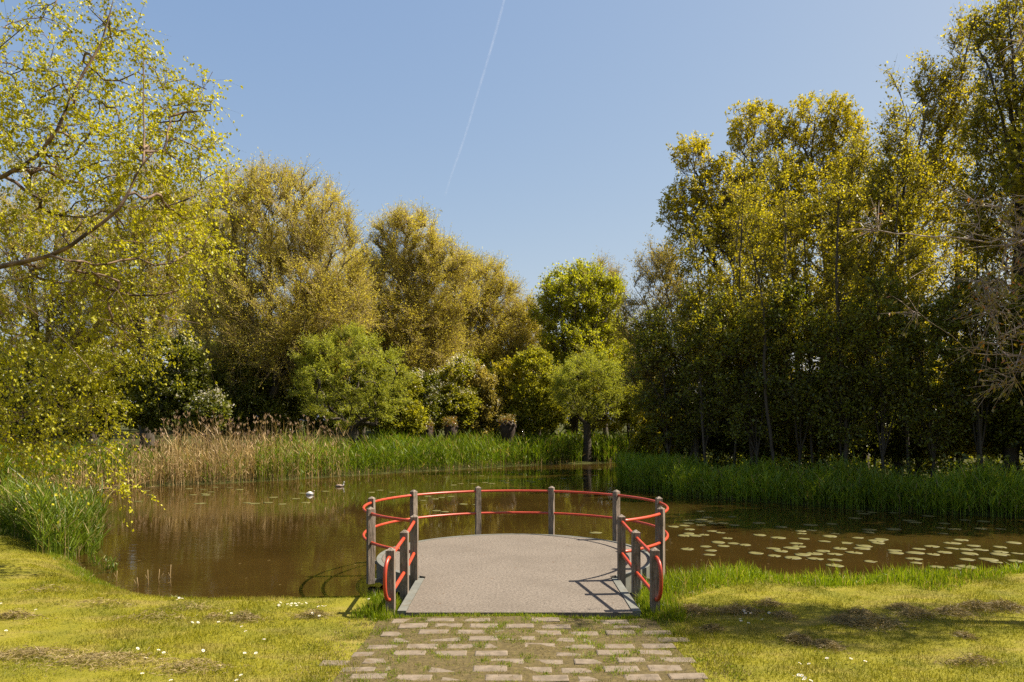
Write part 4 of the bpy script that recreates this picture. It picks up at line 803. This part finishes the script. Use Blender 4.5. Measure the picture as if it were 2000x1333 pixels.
for i_, (D_, px, py, rx, ry, lb) in enumerate([(38, 1310, 810, 65, 75, "dark bush under the grey willow at the left end of the wood"), (37, 1400, 800, 75, 80, "dark bush under the stepped ash behind the bank reeds"), (35, 1500, 800, 80, 80, "dark bush under the left flat topped ash behind the bank reeds"),
        (33.5, 1600, 805, 80, 85, "dark bush under the right flat topped ash behind the bank reeds"), (32, 1690, 800, 80, 95, "dark bush under the layered alder behind the bank reeds"), (31, 1790, 800, 80, 90, "dark bush under the spike topped alder behind the bank reeds"), (29.5, 1885, 800, 85, 95, "dark bush left of the straight trunk at the right edge"), (28, 2010, 800, 90, 100, "dark bush right of the straight trunk at the right edge"),
        (44, 1370, 780, 90, 70, "tall dark bush in the second row behind the stepped ash"), (43, 1480, 780, 90, 75, "tall dark bush in the second row below the left flat topped ash"), (42, 1590, 785, 90, 70, "tall dark bush in the second row below the right flat topped ash"), (40, 1700, 775, 90, 75, "tall dark bush in the second row below the layered alder"),
        (38, 1810, 770, 90, 80, "tall dark bush in the second row below the yellow green birch"), (36, 1930, 760, 95, 85, "tall dark bush in the second row behind the straight trunk"), (50, 1760, 800, 110, 75, "dark bush far back between the spike topped alder and the birch"), (48, 1880, 800, 110, 75, "dark bush far back left of the straight dark trunk"), (47, 2010, 800, 110, 80, "dark bush far back right of the straight dark trunk"), (27, 2130, 800, 100, 100, "dark bush beyond the right edge of the view")]):
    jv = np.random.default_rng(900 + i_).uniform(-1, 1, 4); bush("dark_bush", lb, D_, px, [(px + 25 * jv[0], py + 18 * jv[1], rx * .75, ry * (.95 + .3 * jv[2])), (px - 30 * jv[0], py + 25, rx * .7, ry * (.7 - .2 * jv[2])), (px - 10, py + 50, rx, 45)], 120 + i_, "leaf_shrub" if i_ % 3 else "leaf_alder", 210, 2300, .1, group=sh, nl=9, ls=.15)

# --- the tree with bare twigs reaching in from the right
D = 9.4
b = np.array([9.6, 9.0, float(gz(9.6, 9.0)) - .1]); q = lambda px, py, dd=0: W(px, py, D + dd)
stems = [[b, b + [0, 0, 1.6], b + [-.2, .2, 3.0], q(2380, 200), q(2330, 0, -.3), q(2300, -200, -.4)],
         [q(2480, 560), q(2250, 500), q(2000, 466), q(1930, 474), q(1850, 464), q(1750, 457), q(1690, 440, .1)],
         [q(2000, 466), q(1950, 482, -.3), q(1890, 485, -.4), q(1830, 510, -.4), q(1775, 545, -.5)],
         [q(2480, 600), q(2250, 640, .3), q(2060, 700, .3), q(1990, 695, .3), q(1900, 690, .3), q(1860, 660, .3), q(1790, 610, .3)],
         [q(2250, 500), q(2080, 400, -.4), q(1990, 380, -.5), q(1930, 400, -.5)], [q(2380, 200), q(2200, 150, .3), q(2080, 60, .4), q(1985, 40, .4)], [q(2380, 300), q(2250, 250, -.6), q(2150, 120, -.8)]]
E = [ell(D, 1945, 430, 55, 60, 1), ell(D, 1700, 430, 45, 30, .8), ell(D, 1955, 590, 50, 90, 1.3), ell(D, 1960, 700, 50, 60, .8), ell(D, 2100, 480, 130, 160, .6), ell(D, 2250, 150, 190, 200, .6), ell(D, 2350, 500, 160, 150, .4), ell(D, 1800, 640, 40, 30, .3), ell(D, 2000, 60, 30, 45, .5), ell(D, 2420, 100, 200, 260, .7)]
tree("bare_twig_tree", "tree with bare pinkish grey twigs and few young orange leaves at the right edge", "tree", b, stems, E, 520, .17, M["leaf_young"], M["bark_twig"], 140,
     caps=[.16, .034, .018, .020, .02, .03, .03], twigm="bark_twig", ntwig=4200, tl=.42, nl=2, ls=.07, asp=.4, up=.1, droop=.1, out=1.0, seg=.16, rise=-.1, shell=.2, rtip=.0035, twr=.0050, spreadleaf=.05, wander=.2, ldroop=.5, tipbias=.6)

# ------------------------------------------------------------------ undergrowth below the wood
mb = MB(); n = 48000; x = rng.uniform(4.6, 34, n); y = rng.uniform(22, 48, n); d = pond_sd(x, y); k = (d > 2.4) & (d < 12) & (x < .76 * y + 3); x, y, d = x[k], y[k], d[k]; n = len(x)
z = gz(x, y, d) + rng.random(n) ** 1.5 * (.95 + .4 * snoise(x, y, 1.1, 41)); V, Q = leaf_mesh(rng, np.stack([x, y, z], -1), unit(rng.normal(size=(n, 3)) + [0, 0, .2]), .17 * rng.uniform(.5, 1.3, n), .6, 1.2); mb.add(V, Q)
n = 20000; x = rng.uniform(-30, 14, n); y = rng.uniform(30, 66, n); d = pond_sd(x, y); k = (d > 4.5) & (d < 15) & (x < 8 + (y - 44) * .5); x, y, d = x[k], y[k], d[k]; n = len(x)
z = gz(x, y, d) + rng.random(n) ** 1.5 * (.6 + .3 * snoise(x, y, 1.1, 42)); V, Q = leaf_mesh(rng, np.stack([x, y, z], -1), unit(rng.normal(size=(n, 3)) + [0, 0, .2]), .2 * rng.uniform(.5, 1.3, n), .6, 1.2); mb.add(V, Q)
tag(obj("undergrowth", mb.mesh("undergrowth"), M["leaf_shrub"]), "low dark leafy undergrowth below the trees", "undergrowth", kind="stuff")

# ------------------------------------------------------------------ water lilies
def pad_mesh(seed):
    rng = np.random.default_rng(seed); n = 22; th = np.linspace(.16, 2 * pi - .16, n); rr = 1 + .03 * np.sin(3 * th + seed) + .03 * np.sin(5 * th)
    e = np.stack([np.cos(th) * rr, np.sin(th) * rr, .03 + .02 * np.sin(4 * th + seed)], -1); m = np.stack([np.cos(th) * .6, np.sin(th) * .6, np.full(n, .02)], -1)
    c = np.array([[.08, 0, .012]]); lo = e * [.97, .97, 0]; i = np.arange(n - 1)
    V = np.concatenate([e, m, c, lo]); Q = np.concatenate([np.stack([n + i, i, i + 1, n + i + 1], -1), np.stack([2 * n + 1 + i, 2 * n + 2 + i, i + 1, i], -1)]); T = np.stack([np.full(n - 1, 2 * n), n + i, n + i + 1], -1)
    me = npmesh("lily_pad", V, Q, T, True); me.materials.append(M["pad"]); return me
pads = [pad_mesh(s_) for s_ in range(4)]
rl = np.random.default_rng(8); placed = []
def lily(px, py, r, label, group="water lily pads on the pond"):
    Dp = F * 2.85 / (py - HOR); x = (px - 1000) / F * Dp
    if float(pond_sd(x, Dp)) > -r - .05: return
    if any((x - a) ** 2 + (Dp - c) ** 2 < (.82 * (r + e)) ** 2 for a, c, e in placed): return
    placed.append((x, Dp, r)); o = obj("lily_pad", pads[rl.integers(4)]); o.location = (x, Dp, -.452 + rl.uniform(.002, .006)); r *= rl.uniform(.75, 1.0); o.scale = (r, r * rl.uniform(.85, 1.1), r * .6); o.rotation_euler = (rl.normal(0, .012), rl.normal(0, .012), rl.uniform(0, 6.28)); tag(o, label, "lily pad", group)
for px, py in [(1345, 1043), (1375, 1045), (1390, 1038), (1420, 1052), (1342, 1073), (1378, 1068), (1402, 1060), (1412, 1067), (1388, 1076), (1402, 1075), (1385, 1084), (1400, 1088), (1455, 1065), (1407, 1041), (1358, 1047), (1432, 1062)]:
    lily(px, py, .17, "pale green lily pad in the small cluster just right of the platform")
for px, py in [(1520, 1051), (1560, 1068), (1545, 1071), (1570, 1073), (1510, 1072), (1525, 1077), (1512, 1086), (1476, 1081), (1548, 1090), (1567, 1084), (1590, 1082), (1607, 1077), (1630, 1083), (1650, 1061), (1640, 1072), (1683, 1072), (1668, 1080), (1700, 1097), (1665, 1080), (1630, 1094), (1630, 1105), (1592, 1092), (1655, 1094), (1570, 1053), (1620, 1048), (1675, 1051), (1688, 1067), (1610, 1058), (1555, 1062)]:
    lily(px, py, .185, "pale green lily pad in the scattered middle group off the right bank")
for k_ in range(62): lily(rl.uniform(1710, 2000), rl.uniform(1050, 1112), rl.uniform(.14, .22), "pale green lily pad in the dense raft by the right edge")
for k_ in range(46): lily(rl.uniform(1330, 1990), rl.uniform(996, 1048), rl.uniform(.15, .21), "dull lily pad in the shaded water below the right bank")
for k_ in range(9): lily(rl.uniform(1300, 1420), rl.uniform(1010, 1040), .16, "dull lily pad in the shaded water just behind the right posts")
for px, py in [(835, 970), (862, 972), (880, 970), (850, 975), (826, 978), (845, 963), (905, 985), (930, 986), (852, 998), (868, 1000), (725, 962), (742, 958), (765, 962), (800, 966), (960, 945), (1000, 938), (900, 945), (1030, 940), (1100, 935), (940, 930)]:
    lily(px, py, .17, "lily pad among those floating just behind the platform rail")
for k_ in range(22): lily(rl.uniform(860, 1200), rl.uniform(915, 950), .17, "tiny far lily pad in the channel before the green reeds")
for k_ in range(26): lily(rl.uniform(200, 640), rl.uniform(950, 985), rl.uniform(.15, .2), "flat lily pad in the calm water before the dry reeds")
for px, py in [(1163, 1041), (1150, 1043), (1180, 1042)]: lily(px, py, .2, "yellowish lily pad seen between the two rails at the right of the platform")

# ------------------------------------------------------------------ daisies
dm = MB(); k = 9; th = np.arange(k) / k * 2 * pi
for a in th:
    c, s = cos(a), sin(a); dm.add([(c * .004, s * .004, 0), (c * .012 - s * .0042, s * .012 + c * .0042, .002), (c * .0155, s * .0155, .0035), (c * .012 + s * .0042, s * .012 - c * .0042, .002)], [(0, 3, 2, 1)])
petal_me = dm.mesh("petals"); petal_me.materials.append(M["petal"])
ym = MB(); tube(ym, [(0, 0, -.001), (0, 0, .003), (0, 0, .0045)], [.0052, .005, .002], 8); disc_me = ym.mesh("disc", None, True); disc_me.materials.append(M["yolk"])
sm = MB(); tube(sm, [(0, 0, -.075), (.002, 0, -.03), (0, 0, 0)], .0012, 4); stalk_me = sm.mesh("stalk"); stalk_me.materials.append(M["stem"])
def daisy(px, py, lb, sc=1.15):
    Dp = 9.0
    for _ in range(4): Dp = F * (EYE - float(gz((px - 1000) / F * Dp, Dp)) - .05) / (py - HOR)
    x = (px - 1000) / F * Dp
    if float(pond_sd(x, Dp)) < .03: return
    t = thing("daisy", (x, Dp, float(gz(x, Dp)) + .055), lb, "flower", "daisies in the lawn"); t.scale = (sc, sc, 1); t.rotation_euler = (rl.normal(-.25, .2), rl.normal(.2, .2), rl.uniform(0, 6.28))
    for nm, me in (("petals", petal_me), ("disc", disc_me), ("stalk", stalk_me)): obj(nm, me, None, t)
for px, py in [(536, 1180), (548, 1178), (556, 1179), (562, 1181), (570, 1180), (577, 1180), (584, 1179), (590, 1181), (598, 1179), (545, 1183), (568, 1184), (580, 1184)]: daisy(px, py, "white daisy in the row by the water left of the platform")
for px, py in [(344, 1166), (350, 1169), (356, 1170), (347, 1172)]: daisy(px, py, "white daisy at the lip of the bank above the dead stalks")
for px, py in [(622, 1186), (630, 1185), (636, 1185), (624, 1204), (610, 1199), (712, 1172), (720, 1171)]: daisy(px, py, "white daisy beside the left front post of the platform")
for px, py in [(445, 1194), (452, 1199), (386, 1202), (427, 1216), (376, 1217), (387, 1217), (472, 1225), (480, 1234), (318, 1196), (516, 1250), (488, 1200)]: daisy(px, py, "white daisy in the middle of the left lawn")
for px, py in [(320, 1276), (338, 1277), (269, 1268), (397, 1272), (478, 1277), (494, 1278), (500, 1277), (546, 1295), (565, 1300), (430, 1302), (471, 1320), (334, 1330), (310, 1271), (285, 1286), (462, 1330), (12, 1233), (2, 1180), (70, 1192), (278, 1317)]: daisy(px, py, "white daisy near the front of the left lawn")
for px, py in [(1446, 1210), (1453, 1194), (1461, 1196), (1470, 1196), (1456, 1199), (1462, 1218), (1489, 1211), (1502, 1198), (1447, 1214), (1466, 1199)]: daisy(px, py, "white daisy by the hay lumps on the right lawn")
for px, py in [(1552, 1322), (1560, 1320), (1566, 1321), (1572, 1326), (1584, 1331), (1570, 1329), (1580, 1298), (1562, 1297), (1615, 1287), (1662, 1288), (1690, 1293), (1670, 1298), (1635, 1298)]: daisy(px, py, "white daisy near the front of the right lawn")

# dead stalks standing in the shallow water
for px, py0, py1, lb in ((335, 1148, 1103, "tallest bleached dead stalk in the shallow water below the left lawn"), (312, 1142, 1112, "short bleached dead stalk just left of the tallest one in the shallow water"), (290, 1146, 1113, "bent bleached dead stalk, third from the tallest in the shallow water"), (266, 1150, 1128, "short dead stalk at the lip of the bank left of the bent one"), (227, 1138, 1115, "lone dead stalk by the small reeds at the left bank")):
    Dp = F * 2.87 / (py0 - HOR) ; a = np.array([(px - 1000) / F * Dp, Dp, -.55]); e = W(px + rl.uniform(-3, 3), py1, Dp); mb = MB()
    tube(mb, [a, (a + e) / 2 + [rl.uniform(-.03, .03), 0, 0], e], [.007, .006, .004], 6)
    tube(mb, [(a + e) / 2, (a + e) / 2 + [.06 * rl.choice([-1, 1]), .02, .10]], [.004, .002], 5)
    tag(obj("dead_stalk", mb.mesh("dead_stalk", a, True), M["reed_dry"], loc=a), lb, "stalk", "dead stalks in the shallow water")

# ------------------------------------------------------------------ water birds
def bird(px, py, L, body, neckm, label, hump, neck_h):
    Dp = F * 2.85 / (py - HOR); o = np.array([(px - 1000) / F * Dp, Dp, -.45]); root = thing("water_bird", o, label, "bird")
    mb = MB(); x = np.array([-.58, -.5, -.38, -.2, 0, .2, .34, .42, .46]) * L; z = np.array([.10, .085, .06, .05, .045, .05, .075, .10, .11]) * L
    tube(mb, np.stack([x, x * 0, z + .03 * L], -1), np.array([.015, .06, .13, .20 + hump * .04, .215 + hump * .05, .19, .13, .075, .05]) * L, 14)
    V = np.concatenate(mb.v); V[:, 1] *= .85; V[:, 2] = np.where(V[:, 2] > .05 * L, V[:, 2] * (1 + .35 * hump), V[:, 2]); mb.v = [V]
    bd = obj("body", mb.mesh("body", None, True), body, root)
    mb = MB(); P = np.array([(.30, 0, .12), (.40, 0, .18), (.44, 0, .28), (.42, 0, .40), (.43, 0, .48), (.47, 0, .53), (.53, 0, .535), (.57, 0, .525)]) * L; P[:, 2] *= neck_h
    tube(mb, P, np.array([.10, .085, .06, .045, .05, .065, .055, .02]) * L, 12); obj("neck", mb.mesh("neck", None, True), neckm, root)
    mb = MB(); tube(mb, np.array([(.55, 0, .528 * neck_h), (.66, 0, .51 * neck_h)]) * L, [.02 * L, .006 * L], 8); obj("bill", mb.mesh("bill", None, True), M["bill"], root)
    mb = MB(); P = np.array([(.22, -.185, .13), (0, -.215, .16), (-.3, -.16, .16), (-.56, -.05, .15)]) * L; P[:, 2] *= 1 + .3 * hump
    tube(mb, P, np.array([.03, .06, .05, .012]) * L, 8); obj("wing", mb.mesh("wing", None, True), body, root)
bird(606, 967, .30, M["white_feather"], M["buff_feather"], "white bodied water bird with buff neck swimming before the dry reeds", 1.0, .95)
bird(664, 951, .36, M["brown_feather"], M["white_feather"], "brown water bird with pale neck swimming close to the reeds", 0.0, 1.0)

# ------------------------------------------------------------------ contrail
m, nt, out = new_mat("contrail_ice"); v = coord(nt, (.002, .002, .002))
n1 = noise(nt, v, 3.0, 6, .7); yy_ = N(nt, "SeparateXYZ", {0: N(nt, "TexCoord").outputs["Object"]}).outputs[1]
fade = rng01(nt, yy_, 11500, 15500, 1, 0)
lw = N(nt, "LayerWeight", {0: .5}).outputs["Facing"]; core = rng01(nt, lw, .1, .95, 1, 0)
f = N(nt, "Math", {0: rng01(nt, n1, .32, .74, .0, .13), 1: fade}, operation='MULTIPLY').outputs[0]; f = N(nt, "Math", {0: f, 1: core}, operation='MULTIPLY').outputs[0]
dn = N(nt, "BsdfDiffuse", {"Color": (.85, .85, .87, 1)}); tl_ = N(nt, "BsdfTranslucent", {"Color": (.85, .85, .87, 1)}); ms = N(nt, "MixShader", {0: .5, 1: dn.outputs[0], 2: tl_.outputs[0]})
mx = N(nt, "MixShader", {0: f, 1: N(nt, "BsdfTransparent").outputs[0], 2: ms.outputs[0]}); nt.links.new(mx.outputs[0], out.inputs[0])
p0 = W(990, -20, 7000); zz = p0[2]; p1 = W(872, 380, F * (zz - EYE) / (HOR - 380)); t = np.linspace(0, 1, 60)[:, None]; P = p0 + (p1 - p0) * t; P[:, 0] += 22 * np.sin(t[:, 0] * 4.2) + 4 * np.sin(t[:, 0] * 13)
mb = MB(); tube(mb, P, np.linspace(15, 24, 60), 14); tag(obj("contrail", mb.mesh("contrail", None, True), m), "thin white aircraft contrail slanting across the clear blue sky", "contrail")
